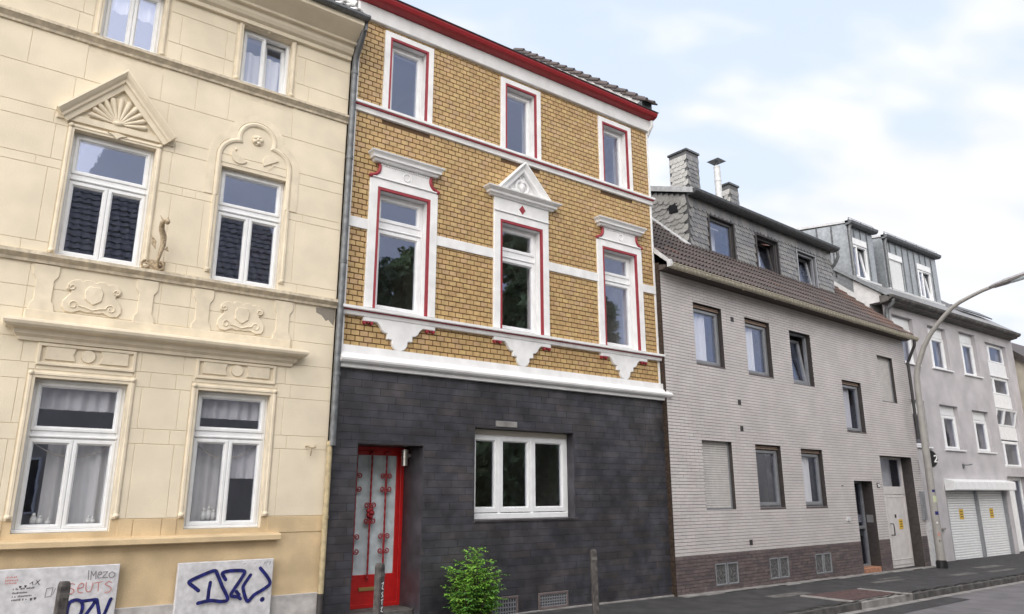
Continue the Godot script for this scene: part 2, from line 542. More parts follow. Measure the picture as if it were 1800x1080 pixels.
	mat("iron_cream", lin(0.60, 0.47, 0.31), 0.6, ["blotch", 4.0, 0.7, 1.0])
	mat("black_paint", lin(0.012, 0.012, 0.014), 0.4)
	mat("white_print", lin(0.75, 0.75, 0.75), 0.5)
	mat("bollard_grey", lin(0.15, 0.135, 0.13), 0.8, ["streak", 2.0, 0.6, 1.0], ["grit", 1.5, 0.75, 1.0], ["grit", 0.2])
	mat("lamp_post", lin(0.36, 0.345, 0.325), 0.5, ["grit", 0.9, 0.9, 1.0], ["blotch", 0.6, 0.92, 1.0])
	mat("lamp_metal", lin(0.42, 0.40, 0.40), 0.4, ["blotch", 1.2, 0.85, 1.0], [], [], 0.5)
	mat("ink_blue", lin(0.018, 0.022, 0.20), 0.5, ["blotch", 3.0, 0.6, 1.0])
	mat("ink_red", lin(0.50, 0.17, 0.15), 0.7)
	mat("ink_black", lin(0.035, 0.033, 0.034), 0.7)
	mat("ink_grey", lin(0.19, 0.18, 0.185), 0.8)
	mat("yellow_print", lin(0.62, 0.40, 0.04), 0.5)
	mat("terracotta", lin(0.42, 0.20, 0.12), 0.7, ["blotch", 1.5, 0.8, 1.0])
	mat("interior", lin(0.55, 0.52, 0.48), 0.95)
	mat("net", lin(0.70, 0.70, 0.71), 0.9)
	mat("blind", lin(0.62, 0.62, 0.66), 0.8)
	mat("beige_box", lin(0.48, 0.44, 0.38), 0.5)
	mat("leaf", Color.WHITE, 0.5)
	X.leaf.backlight_enabled = true
	X.leaf.backlight = Color(0.5, 0.5, 0.5)
	mat("bark", lin(0.09, 0.065, 0.045), 0.9, ["grit", 2.0, 0.6, 1.0])
	mat("porcelain", lin(0.7, 0.7, 0.68), 0.3)
	# coated double glazing: each face mirrors a tenth of the light and lets the rest pass
	var g := StandardMaterial3D.new()
	g.resource_name = "glass"
	g.transparency = BaseMaterial3D.TRANSPARENCY_ALPHA
	g.albedo_color = Color(0.82, 0.87, 1.0, 0.135)
	var white := Image.create(4, 4, false, Image.FORMAT_RGB8)
	white.fill(Color.WHITE)
	g.albedo_texture = ImageTexture.create_from_image(white)
	g.roughness = 0.0
	g.metallic = 1.0
	g.uv1_triplanar = true
	g.uv1_world_triplanar = true
	g.uv1_scale = Vector3.ONE * 0.7
	g.heightmap_enabled = true
	g.heightmap_texture = noise_tex("a", "blotch", 0.3, 0.7)
	g.heightmap_scale = 0.012
	X.glass = g
	var fz := StandardMaterial3D.new()
	fz.resource_name = "frosted"
	fz.albedo_color = lin(0.62, 0.70, 0.73)
	fz.roughness = 0.25
	fz.albedo_texture = noise_tex("a", "blotch", 0.88, 1.0)
	fz.uv1_triplanar = true
	fz.uv1_world_triplanar = true
	fz.uv1_scale = Vector3.ONE * 0.8
	X.frosted = fz

# ---------------------------------------------------------------- sky
func make_sky() -> ImageTexture:
	var w := 1024
	var h := 512
	var f := FastNoiseLite.new()
	f.seed = 5
	f.noise_type = FastNoiseLite.TYPE_SIMPLEX_SMOOTH
	f.fractal_type = FastNoiseLite.FRACTAL_FBM
	f.fractal_octaves = 5
	f.frequency = 1.0
	var wisps := FastNoiseLite.new()
	wisps.seed = 21
	wisps.noise_type = FastNoiseLite.TYPE_SIMPLEX_SMOOTH
	wisps.fractal_type = FastNoiseLite.FRACTAL_FBM
	wisps.fractal_octaves = 6
	wisps.frequency = 1.0
	var sun := sun_at.normalized()
	var data := PackedFloat32Array()
	data.resize(w * h * 3)
	var at := 0
	for j in h:
		var th := PI * (j + 0.5) / h
		var y := cos(th)
		var s := sin(th)
		for i in w:
			var ph := TAU * (i + 0.5) / w
			var d := Vector3(sin(ph) * s, y, -cos(ph) * s)
			var e := maxf(y, 0.0)
			var c := Vector3(0.332, 0.364, 0.415).lerp(Vector3(0.25, 0.296, 0.392), pow(e, 0.7))
			var toward := maxf(0.0, d.dot(sun))
			c += Vector3(0.62, 0.60, 0.56) * pow(toward, 3.0)
			var q := d / (e + 0.22)
			var k := f.get_noise_3d(q.x * 0.9, 0.0, q.z * 0.9 + 3.0)
			var k2 := wisps.get_noise_3d(q.x * 2.0 + q.z * 1.0, 1.0, q.z * 5.0 - q.x * 2.4)
			var cover := smoothstep(-0.46, 0.10, k + 0.75 * k2 + 0.10 * toward)
			var cl := Vector3(0.372, 0.376, 0.396) * (0.99 + 0.12 * k2) + Vector3(0.66, 0.64, 0.60) * pow(toward, 3.0)
			c = c.lerp(cl, cover * 0.94)
			if y < 0.0:
				c = c.lerp(Vector3(0.30, 0.30, 0.30), smoothstep(0.0, 0.12, -y))
			data[at] = c.x
			data[at + 1] = c.y
			data[at + 2] = c.z
			at += 3
	var im := Image.create_from_data(w, h, false, Image.FORMAT_RGBF, data.to_byte_array())
	return ImageTexture.create_from_image(im)

# ---------------------------------------------------------------- cream house
func arc(cx: float, cy: float, r: float, a0: float, a1: float, k: int) -> Array:
	var out := []
	for i in k + 1:
		var a := deg_to_rad(lerpf(a0, a1, float(i) / k))
		out.append(Vector2(cx + r * cos(a), cy + r * sin(a)))
	return out

func white_window(parent: Node, o: Rect2, z: float, transom: Array, split: bool, tilt := 0.0, fw := 0.045, sw := 0.042) -> Node3D:
	var x0: float = o.position.x
	var x1: float = o.end.x
	var y0: float = o.position.y
	var y1: float = o.end.y
	var xm := (x0 + x1) / 2.0
	var bars := []
	var lights := []
	var ov := 0.012
	var low_top := y1 - fw + ov
	if transom:
		bars.append([x0 + fw, x1 - fw, transom[0], transom[1], 0.0])
		bars.append([x0 + fw - 0.01, x1 - fw + 0.01, transom[0] + 0.03, transom[0] + 0.055, 0.022])
		lights.append([x0 + fw - ov, x1 - fw + ov, transom[1] - ov, y1 - fw + ov])
		low_top = transom[0] + ov
	if split:
		lights.append([x0 + fw - ov, xm + 0.0, y0 + fw - ov, low_top, tilt * 0.0])
		lights.append([xm + 0.002, x1 - fw + ov, y0 + fw - ov, low_top, tilt])
	else:
		lights.append([x0 + fw - ov, x1 - fw + ov, y0 + fw - ov, low_top, tilt])
	return window(parent, o, z, fw, sw, lights, X.upvc, {"bars": bars})

func curtain(parent: Node, x0: float, x1: float, y0: float, y1: float, z: float, m: Material, called := "curtain") -> void:
	var mb := MB.new()
	var k := int((x1 - x0) / 0.02)
	for i in k:
		var a := x0 + (x1 - x0) * i / k
		var b := x0 + (x1 - x0) * (i + 1) / k
		var za := z + 0.018 * sin(a * 47.0) + 0.01 * sin(a * 21.0 + 1.0)
		var zb := z + 0.018 * sin(b * 47.0) + 0.01 * sin(b * 21.0 + 1.0)
		mb.quad(Vector3(a, y0, za), Vector3(b, y0, zb), Vector3(b, y1, zb), Vector3(a, y1, za))
		mb.quad(Vector3(b, y0, zb - 0.004), Vector3(a, y0, za - 0.004), Vector3(a, y1, za - 0.004), Vector3(b, y1, zb - 0.004))
	put(called, mb, m, parent)

func garland(parent: Node, x0: float, x1: float, y: float, sag: float, z: float) -> void:
	var mb := MB.new()
	var pts := []
	for i in 15:
		var t := i / 14.0
		pts.append(Vector3(lerpf(x0, x1, t), y - sag * 4.0 * t * (1.0 - t), z))
	mb.tube(pts, 0.007, 5)
	put("garland", mb, X.beige_box, parent)

func cream_house() -> void:
	var H := thing("cream_house", "cream rendered house with moulded window surrounds, a pediment and a trefoil arch", "house")
	var u1 := R(0.47, 1.36, 4.38, 5.94)
	var u2 := R(2.16, 3.03, 4.38, 5.95)
	var t1 := R(0.57, 1.24, 7.24, 8.12)
	var t2 := R(2.26, 2.95, 7.24, 8.12)
	var g1 := R(0.48, 1.39, 1.34, 2.97)
	var g2 := R(2.16, 3.05, 1.34, 2.97)
	var holes := [u1, u2, t1, t2, g1, g2]
	var xl := -3.2
	var xr := 3.86
	# wall core, cream above and ochre below the sill course
	var wl := MB.new()
	wall_holes(wl, null, R(xl, xr, 1.47, 8.35), [u1, u2, t1, t2, R(0.48, 1.39, 1.47, 2.97), R(2.16, 3.05, 1.47, 2.97)], -0.007, -0.38)
	put("wall", wl, X.cream_trim, H)
	var wo := MB.new()
	wall_holes(wo, null, R(xl, xr, -0.3, 1.47), [R(0.48, 1.39, 1.34, 1.475), R(2.16, 3.05, 1.34, 1.475)], -0.0065, -0.38)
	put("wall", wo, X.ochre_render, H)
	reveals(H, holes, -0.007, -0.38, X.cream_trim)
	var sides := MB.new()
	sides.box(xl - 0.001, xl + 0.3, -0.3, 8.35, -8.0, -0.385)
	sides.box(xr - 0.3, xr + 0.001, -0.3, 8.35, -8.0, -0.385)
	sides.box(xl + 0.3, xr - 0.3, -0.3, 8.35, -8.2, -7.9)
	put("side_wall", sides, X.cream, H)
	rooms(H, xl + 0.3, xr - 0.3, [0.9, 3.6, 6.6, 8.9], -0.38, -4.2, [1.75])
	# render blocks: [y0, y1, joints]
	var keep := [R(0.40, 1.44, 4.30, 6.115), R(2.14, 3.02, 4.3, 6.0), R(0.48, 1.33, 7.0, 8.22), R(2.17, 3.04, 7.0, 8.22), R(0.40, 1.46, 1.0, 3.06), R(2.08, 3.13, 1.0, 3.06), R(0.47, 1.43, 3.12, 3.38), R(2.12, 3.08, 3.12, 3.38)]
	var rows := [
		[7.22, 7.49, [-1.3, 0.33, 1.51, 2.05, 3.24]], [7.49, 7.93, [-0.4, 0.36, 1.47, 2.05, 3.16]], [7.93, 8.2, [-0.9, 1.1]],
		[6.61, 7.09, [-0.1, 1.75]], [6.115, 6.61, []], [5.95, 6.115, [0.25, 1.57]], [5.51, 5.95, [0.28, 1.55, 1.98, 3.19]], [5.40, 5.51, [0.14, 1.72, 1.88, 3.29]],
		[4.50, 5.40, [0.27, 1.60, 1.99, 3.20]], [4.38, 4.50, [0.14, 1.75, 1.88, 3.28]],
		[3.97, 4.25, [0.27, 1.62, 1.96, 3.29]], [3.72, 3.97, [0.27, 1.62, 1.96, 3.29]], [3.40, 3.72, [0.27, 3.27]],
		[3.13, 3.40, [0.32, 1.50, 1.97, 3.22]], [2.95, 3.13, [0.14, 1.62, 1.90, 3.30]], [2.47, 2.95, [0.33, 1.54, 1.96, 3.22]], [2.30, 2.47, [0.18, 1.62, 1.90, 3.30]], [1.47, 2.30, [0.33, 1.54, 1.96, 3.22]]]
	for row in rows:
		var xs: Array = [xl] + row[2] + [xr]
		for i in xs.size() - 1:
			for r in minus(R(xs[i], xs[i + 1], row[0], row[1]), keep, 0.02):
				var mb := MB.new()
				var g := 0.0028
				mb.slab(r.position.x + g, r.end.x - g, r.position.y + g, r.end.y - g, -0.0072, 0.0, 0.003)
				put("render_block", mb, X.cream, H)
	for xs in [[xl, 0.40], [1.46, 1.62], [1.62, 1.92], [1.92, 2.08], [3.13, xr]]:
		var mb := MB.new()
		mb.slab(xs[0] + 0.004, xs[1] - 0.004, 1.274, 1.466, -0.0068, 0.002, 0.003)
		put("render_block", mb, X.ochre_render, H)
	# stone plinth
	var pl := MB.new()
	pl.slab(xl, xr - 0.02, -0.3, 0.535, -0.01, 0.03, 0.006)
	put("plinth", pl, X.grey_stone, H)
	# string courses and ledges
	var l := MB.new()
	l.mould([Vector2(-0.007, 7.085), Vector2(0.025, 7.09), Vector2(0.03, 7.12), Vector2(0.07, 7.155), Vector2(0.085, 7.165), Vector2(0.085, 7.20), Vector2(-0.007, 7.235)], xl, 3.865, -0.007)
	put("string_course", l, X.cream_ledge, H)
	l = MB.new()
	l.mould([Vector2(-0.007, 4.24), Vector2(0.03, 4.245), Vector2(0.035, 4.275), Vector2(0.08, 4.31), Vector2(0.09, 4.32), Vector2(0.09, 4.355), Vector2(-0.007, 4.385)], xl, 3.865, -0.007)
	put("string_course", l, X.cream_ledge, H)
	l = MB.new()
	l.mould([Vector2(-0.007, 1.19), Vector2(0.10, 1.19), Vector2(0.11, 1.20), Vector2(0.11, 1.25), Vector2(0.10, 1.265), Vector2(-0.007, 1.278)], xl, 3.28, -0.007)
	put("sill_ledge", l, X.ochre_render, H)
	l = MB.new()
	l.mould([Vector2(-0.007, 3.36), Vector2(0.03, 3.365), Vector2(0.04, 3.40), Vector2(0.075, 3.43), Vector2(0.09, 3.47), Vector2(0.16, 3.49), Vector2(0.185, 3.515), Vector2(0.195, 3.545), Vector2(0.185, 3.57), Vector2(0.16, 3.58), Vector2(-0.007, 3.592)], 0.30, 3.25, -0.007, true, true)
	put("window_cornice", l, X.cream_trim, H)
	l = MB.new()
	l.slab(0.28, 3.24, 3.592, 3.71, -0.007, 0.035, 0.006)
	put("parapet_band", l, X.cream_trim, H)
	# eaves
	l = MB.new()
	l.mould([Vector2(-0.007, 8.13), Vector2(0.05, 8.135), Vector2(0.055, 8.19), Vector2(0.10, 8.215), Vector2(0.13, 8.26), Vector2(0.145, 8.32), Vector2(0.20, 8.325), Vector2(0.205, 8.36), Vector2(0.42, 8.47), Vector2(0.47, 8.50), Vector2(0.47, 8.575), Vector2(-0.007, 8.60)], xl, 3.845, -0.007)
	put("eaves_cornice", l, X.cream, H)
	l = MB.new()
	l.mould([Vector2(0.46, 8.575), Vector2(0.55, 8.578), Vector2(0.57, 8.60), Vector2(0.57, 8.635), Vector2(0.46, 8.64)], xl, 3.90, 0.46)
	l.box(3.86, 3.90, 8.44, 8.60, 0.05, 0.47)
	put("gutter", l, X.zinc_dark, H)
	# roof
	l = MB.new()
	l.quad(Vector3(xl, 8.62, 0.52), Vector3(3.93, 8.62, 0.52), Vector3(3.93, 12.6, -4.0), Vector3(xl, 12.6, -4.0))
	l.quad(Vector3(3.93, 8.60, -8.4), Vector3(xl, 8.60, -8.4), Vector3(xl, 12.6, -4.0), Vector3(3.93, 12.6, -4.0))
	put("roof", l, X.zinc_dark, H)
	l = MB.new()
	for row in 14:
		for k in 24:
			l.xf = Transform3D(Basis(Vector3.RIGHT, -0.85), Vector3(-1.75 + k * 0.235, 8.63 + row * 0.24, 0.52 - row * 0.272))
			wave_tile(l, 0.235, 0.37)
	put("roof_tile", l, X.roof_any, H, "stuff")
	# window surrounds
	for s in [[u1, 0.06], [g1, 0.07], [g2, 0.07], [t1, 0.06], [t2, 0.06]]:
		var o: Rect2 = s[0]
		var w: float = s[1]
		var b := 4.385 if o == u1 else (7.235 if o == t1 or o == t2 else 1.474)
		l = MB.new()
		var path := [Vector2(o.position.x, b), Vector2(o.position.x, o.end.y), Vector2(o.end.x, o.end.y), Vector2(o.end.x, b)]
		l.sweep(path, [Vector2(w, -0.0075), Vector2(w, 0.012), Vector2(w * 0.8, 0.02), Vector2(w * 0.5, 0.021), Vector2(w * 0.4, 0.012), Vector2(0.001, 0.010), Vector2(0.001, -0.0075)].duplicate())
		# corner bosses at the foot and head of the fillet
		for x in [o.position.x - w * 0.65, o.end.x + w * 0.65]:
			l.ball(Vector3(x, b + 0.03, 0.012), Vector3(0.035, 0.028, 0.03))
			l.ball(Vector3(x, o.end.y + w * 0.7, 0.012), Vector3(0.03, 0.03, 0.028))
		if o == u1 or o == t2 or o == t1:
			var xm := o.get_center().x
			l.plate([Vector2(xm - 0.11, o.end.y + 0.055), Vector2(xm - 0.05, o.end.y + 0.03), Vector2(xm, o.end.y - 0.01), Vector2(xm + 0.05, o.end.y + 0.03), Vector2(xm + 0.11, o.end.y + 0.055), Vector2(xm, o.end.y + 0.075)], -0.02, 0.034, 0.008)
		put("window_surround", l, X.cream_trim, H)
	# pediment with shell
	l = MB.new()
	l.sweep([Vector2(1.555, 6.115), Vector2(0.92, 6.84), Vector2(0.255, 6.115)], [Vector2(0, -0.007), Vector2(0, 0.135), Vector2(0.02, 0.14), Vector2(0.05, 0.115), Vector2(0.075, 0.085), Vector2(0.10, 0.08), Vector2(0.11, 0.055), Vector2(0.165, 0.045), Vector2(0.17, -0.007)])
	put("pediment", l, X.cream_trim, H)
	l = MB.new()
	l.slab(0.27, 1.55, 6.03, 6.116, -0.0075, 0.022, 0.005)
	put("lintel_band", l, X.cream_trim, H)
	l = MB.new()
	for k in 11:
		var a := deg_to_rad(8.0 + k * 16.4)
		var d := Vector3(cos(a), sin(a), 0)
		var r := 0.30 if k in [0, 1, 9, 10] else 0.33
		l.tube([Vector3(0.905, 6.13, 0.006) + d * 0.05, Vector3(0.905, 6.13, 0.01) + d * 0.17, Vector3(0.905, 6.13, 0.012) + d * r, Vector3(0.905, 6.13, 0.0) + d * (r + 0.03)], [0.012, 0.024, 0.036, 0.008], 7)
	l.ball(Vector3(0.905, 6.14, 0.015), Vector3(0.07, 0.035, 0.035))
	put("shell_ornament", l, X.cream_trim, H)
	# trefoil arch over the second window
	var inner: Array = [Vector2(3.02, 5.52), Vector2(3.02, 6.04)] + arc(2.77, 6.08, 0.25, 2, 86, 9) + arc(2.585, 6.42, 0.20, -24, 204, 18) + arc(2.40, 6.08, 0.25, 94, 178, 9) + [Vector2(2.15, 6.04), Vector2(2.15, 5.52)]
	inner.reverse()
	l = MB.new()
	l.sweep(inner, [Vector2(0.175, -0.007), Vector2(0.175, 0.008), Vector2(0.078, 0.009), Vector2(0.072, 0.0), Vector2(0.062, 0.018), Vector2(0.04, 0.026), Vector2(0.015, 0.018), Vector2(0.0, 0.0), Vector2(0.0, -0.007)])
	for x in [2.15, 3.02]:
		l.sweep([Vector2(x, 4.47), Vector2(x, 5.52)], [Vector2(-0.001, -0.0075), Vector2(-0.001, 0.01), Vector2(0.03, 0.012), Vector2(0.04, 0.028), Vector2(0.065, 0.026), Vector2(0.07, -0.0075)] if x < 2.5 else [Vector2(-0.07, -0.0075), Vector2(-0.065, 0.026), Vector2(-0.04, 0.028), Vector2(-0.03, 0.012), Vector2(0.001, 0.01), Vector2(0.001, -0.0075)])
		l.ball(Vector3(x + (-0.04 if x < 2.5 else 0.04), 4.50, 0.01), Vector3(0.035, 0.028, 0.03))
	put("trefoil_arch", l, X.cream_trim, H)
	l = MB.new()
	l.tube([Vector3(2.585, 6.43, -0.01), Vector3(2.585, 6.43, 0.02)], [0.085, 0.075], 16)
	for k in 5:
		var a := TAU * k / 5
		l.ball(Vector3(2.585 + 0.042 * cos(a), 6.43 + 0.042 * sin(a), 0.022), Vector3(0.032, 0.032, 0.018))
	l.ball(Vector3(2.585, 6.43, 0.03), Vector3(0.025, 0.025, 0.02))
	put("rosette", l, X.cream_trim, H)
	for s in [-1.0, 1.0]:
		l = MB.new()
		var c := Vector2(2.585 + s * 0.21, 6.14)
		var ang := -32.0 if s < 0 else -148.0
		l.plate(arc(c.x, c.y, 0.115, ang, ang - 180.0, 12), -0.007, 0.018, 0.004)
		l.stroke([c + Vector2(-s * 0.03, -0.09), c + Vector2(s * 0.045, 0.0)], 0.012, 0.019)
		l.ball(Vector3(c.x + s * 0.06, 6.22, 0.0), Vector3(0.02, 0.025, 0.015))
		put("moon_ornament", l, X.cream_trim, H)
	# parapet zone: plaques and cartouches
	for px in [[0.30, 0.55], [1.34, 1.58], [1.99, 2.23], [3.00, 3.25]]:
		var a: float = px[0]
		var b: float = px[1]
		l = MB.new()
		l.plate([Vector2(a, 3.712), Vector2(b, 3.712), Vector2(b - 0.015, 3.79), Vector2(b - 0.04, 3.82), Vector2(b - 0.04, 4.06), Vector2(b, 4.12), Vector2(b, 4.235), Vector2(a, 4.235), Vector2(a, 4.12), Vector2(a + 0.04, 4.06), Vector2(a + 0.04, 3.82), Vector2(a + 0.015, 3.79)], -0.007, 0.016, 0.004)
		put("plaque", l, X.cream_trim, H)
	for c in [[0.915, 3.935, 1.0], [2.59, 3.945, 0.98]]:
		cartouche(H, c[0], c[1], c[2])
	# sunk frieze panels above the ground-floor windows
	for o in [R(0.49, 1.41, 3.14, 3.355), R(2.14, 3.06, 3.14, 3.355)]:
		l = MB.new()
		var m: Vector2 = o.get_center()
		l.ring(o.position.x - 0.03, o.end.x + 0.03, o.position.y - 0.03, o.end.y, 0.035, -0.0075, 0.022, 0.006)
		l.plate([Vector2(o.position.x + 0.05, o.position.y + 0.035), Vector2(m.x - 0.12, o.position.y + 0.035), Vector2(m.x - 0.145, m.y), Vector2(m.x - 0.12, o.end.y - 0.035), Vector2(o.position.x + 0.05, o.end.y - 0.035)], -0.007, 0.012, 0.004)
		l.plate([Vector2(o.end.x - 0.05, o.position.y + 0.035), Vector2(m.x + 0.12, o.position.y + 0.035), Vector2(m.x + 0.145, m.y), Vector2(m.x + 0.12, o.end.y - 0.035), Vector2(o.end.x - 0.05, o.end.y - 0.035)], -0.007, 0.012, 0.004)
		l.tube([Vector3(m.x, m.y, -0.01), Vector3(m.x, m.y, 0.014)], [0.078, 0.07], 18)
		put("frieze_panel", l, X.cream_trim, H)
	# windows
	var z := -0.10
	white_window(H, u1, z, [5.31, 5.43], true)
	white_window(H, u2, z, [5.32, 5.44], true)
	white_window(H, t1, z, [], true)
	var wt2 := white_window(H, t2, z, [], true, 4.0)
	wt2.set_meta("label", "window with its right sash tilted open")
	white_window(H, g1, z, [2.31, 2.42], true)
	white_window(H, g2, z, [2.38, 2.50], true)
	# white sills
	for o in [u1, u2, g1, g2]:
		l = MB.new()
		l.slab(o.position.x + 0.005, o.end.x - 0.005, o.position.y + 0.003, o.position.y + 0.035, -0.11, -0.075, 0.005)
		put("window_sill", l, X.upvc, H)
	# curtains and things in the windows
	curtain(H, 2.28, 2.93, 7.26, 7.86, -0.24, X.net)
	curtain(H, 0.62, 1.2, 7.80, 8.1, -0.24, X.net, "blind")
	curtain(H, 0.98, 1.33, 1.4, 2.34, -0.27, X.net)
	curtain(H, 0.72, 0.9, 1.4, 2.34, -0.34, X.net)
	curtain(H, 0.55, 1.33, 2.66, 2.93, -0.25, X.blind, "blind")
	curtain(H, 2.22, 2.99, 2.66, 2.93, -0.25, X.blind, "blind")
	curtain(H, 2.66, 2.98, 1.93, 2.4, -0.24, X.blind, "blind")
	curtain(H, 2.3, 2.6, 1.4, 2.36, -0.32, X.net)
	garland(H, 0.56, 1.34, 2.29, 0.15, -0.2)
	garland(H, 2.24, 2.98, 2.34, 0.17, -0.2)
	for k in [[0.68, 0.12], [0.74, 0.1], [0.82, 0.07], [1.2, 0.09], [1.24, 0.08], [2.42, 0.15], [2.48, 0.17], [2.54, 0.14]]:
		l = MB.new()
		l.ball(Vector3(k[0], 1.40 + k[1] / 2, -0.22), Vector3(0.035, k[1] / 2, 0.03))
		l.ball(Vector3(k[0], 1.40 + k[1], -0.22), Vector3(0.02, 0.025, 0.02))
		put("window_ornament", l, X.porcelain, H)
	# iron bracket in the shape of a dragon, painted cream
	l = MB.new()
	l.tube([Vector3(1.545, 4.41, 0.02), Vector3(1.52, 4.46, 0.10), Vector3(1.53, 4.56, 0.14), Vector3(1.55, 4.66, 0.15), Vector3(1.54, 4.76, 0.18), Vector3(1.50, 4.84, 0.22), Vector3(1.49, 4.90, 0.28), Vector3(1.52, 4.92, 0.34)], [0.016, 0.016, 0.024, 0.03, 0.036, 0.034, 0.03, 0.018], 8)
	l.ball(Vector3(1.535, 4.905, 0.34), Vector3(0.03, 0.035, 0.05))
	l.tube([Vector3(1.50, 4.93, 0.28), Vector3(1.46, 4.99, 0.27)], [0.014, 0.004], 5)
	l.tube([Vector3(1.53, 4.93, 0.28), Vector3(1.55, 4.99, 0.27)], [0.014, 0.004], 5)
	l.plate([Vector2(1.47, 4.70), Vector2(1.41, 4.76), Vector2(1.42, 4.66), Vector2(1.47, 4.60)], 0.14, 0.16)
	l.plate([Vector2(1.57, 4.62), Vector2(1.62, 4.60), Vector2(1.60, 4.66)], 0.13, 0.15)
	for s in [-1.0, 1.0]:
		var pts := []
		for i in 14:
			var a := deg_to_rad(90.0 + s * i * 34.0)
			var r := 0.058 - i * 0.0034
			pts.append(Vector3(1.48 + s * -0.075 + r * cos(a), 4.425 + r * sin(a), 0.03))
		l.tube(pts, 0.012, 6)
	l.slab(1.38, 1.62, 4.35, 4.50, 0.0, 0.016, 0.004)
	put("dragon_bracket", l, X.iron_cream, H)
	l = MB.new()
	l.tube([Vector3(3.56, 2.345, 0.0), Vector3(3.57, 2.345, 0.06), Vector3(3.61, 2.315, 0.09), Vector3(3.66, 2.33, 0.07), Vector3(3.67, 2.36, 0.05)], 0.012, 6)
	l.tube([Vector3(3.61, 2.315, 0.09), Vector3(3.61, 2.22, 0.05)], 0.009, 6)
	put("wall_hook", l, X.iron_cream, H)
	l = MB.new()
	l.plate([Vector2(3.70, 4.235), Vector2(3.845, 4.236), Vector2(3.85, 4.10), Vector2(3.835, 4.0), Vector2(3.80, 4.03), Vector2(3.76, 4.07), Vector2(3.72, 4.05), Vector2(3.66, 4.12), Vector2(3.58, 4.15), Vector2(3.57, 4.22)], 0.0, 0.0015)
	put("damp_stain", l, X.stain, H)
	# downpipe in the corner beside the brick house
	l = MB.new()
	l.tube([Vector3(3.87, 8.60, 0.40), Vector3(3.875, 8.50, 0.40), Vector3(3.885, 8.40, 0.32), Vector3(3.895, 8.20, 0.12), Vector3(3.895, 8.10, 0.085), Vector3(3.895, 7.95, 0.08)], 0.046, 12)
	l.tube([Vector3(3.895, 7.97, 0.08), Vector3(3.893, 5.0, 0.08), Vector3(3.89, 2.36, 0.08)], 0.046, 12)
	for y in [7.9, 6.5, 4.9, 3.3]:
		l.tube([Vector3(3.895, y, 0.08), Vector3(3.895, y + 0.05, 0.08)], 0.054, 12)
	put("downpipe", l, X.pipe, H)
	l = MB.new()
	l.tube([Vector3(3.865, 2.42, 0.06), Vector3(3.865, 2.36, 0.06)], 0.046, 12)
	l.tube([Vector3(3.865, 2.38, 0.06), Vector3(3.86, 0.5, 0.06)], 0.036, 12)
	l.tube([Vector3(3.862, 1.47, 0.06), Vector3(3.862, 1.43, 0.06)], 0.042, 12)
	put("standpipe", l, X.pipe_cream, H)
	l = MB.new()
	l.tube([Vector3(3.86, 0.52, 0.06), Vector3(3.86, -0.05, 0.06)], 0.042, 12)
	put("standpipe", l, X.pipe_dark, H)
	rebase(H, Vector3(0.33, 0, 0))

func cartouche(parent: Node, cx: float, cy: float, k: float) -> void:
	var half := [[0.0, 0.165], [0.04, 0.19], [0.09, 0.195], [0.125, 0.165], [0.17, 0.185], [0.235, 0.165], [0.275, 0.115], [0.278, 0.065], [0.25, 0.045], [0.232, 0.06], [0.225, 0.02], [0.262, -0.025], [0.298, -0.085], [0.30, -0.15], [0.262, -0.2], [0.19, -0.21], [0.12, -0.175], [0.05, -0.19], [0.0, -0.18]]
	var poly := []
	for p in half:
		poly.append(Vector2(cx + p[0] * k, cy + p[1] * k))
	for i in range(half.size() - 2, 0, -1):
		poly.append(Vector2(cx - half[i][0] * k, cy + half[i][1] * k))
	var l := MB.new()
	l.plate(poly, -0.007, 0.02, 0.007)
	l.plate([Vector2(cx - 0.06 * k, cy + 0.12 * k), Vector2(cx - 0.095 * k, cy + 0.06 * k), Vector2(cx - 0.085 * k, cy - 0.04 * k), Vector2(cx, cy - 0.10 * k), Vector2(cx + 0.085 * k, cy - 0.04 * k), Vector2(cx + 0.095 * k, cy + 0.06 * k), Vector2(cx + 0.06 * k, cy + 0.12 * k)], 0.018, 0.036, 0.008)
	l.stroke([Vector2(cx - 0.055 * k, cy - 0.03 * k), Vector2(cx + 0.055 * k, cy + 0.09 * k)], 0.012, 0.037)
	for s in [-1.0, 1.0]:
		for q in [[0.19, -0.12, 0.055, 180.0], [0.225, 0.09, 0.04, 20.0]]:
			var pts := []
			for i in 12:
				var a := deg_to_rad(q[3] - i * 36.0)
				var r: float = q[2] * (1.0 - i * 0.06)
				pts.append(Vector3(cx + s * (q[0] + r * cos(a)) * k, cy + (q[1] + r * sin(a)) * k, 0.022))
			l.tube(pts, 0.009, 5)
		l.tube([Vector3(cx + s * 0.14 * k, cy - 0.12 * k, 0.022), Vector3(cx + s * 0.08 * k, cy - 0.13 * k, 0.024), Vector3(cx, cy - 0.155 * k, 0.022)], 0.01, 5)
	put("cartouche", l, X.cream_trim, parent)

# a roof tile with one wave, width w and length h along y, lying in the xy plane with its face to +z
func wave_tile(l: MB, w: float, h: float, waves := 1) -> void:
	var k := 6 * waves
	for i in k:
		var a := float(i) / k
		var b := float(i + 1) / k
		var deep := 0.028 if waves == 1 else 0.03
		var za := deep * sin(a * waves * TAU) * (1.0 if fmod(a * waves, 1.0) < 0.5 else 0.5)
		var zb := deep * sin(b * waves * TAU) * (1.0 if fmod(b * waves, 1.0) < 0.5 else 0.5)
		l.quad(Vector3(a * w, 0, za + 0.045), Vector3(b * w, 0, zb + 0.045), Vector3(b * w, h, zb), Vector3(a * w, h, za))
		l.quad(Vector3(a * w, 0, za + 0.020), Vector3(b * w, 0, zb + 0.020), Vector3(b * w, 0, zb + 0.045), Vector3(a * w, 0, za + 0.045))

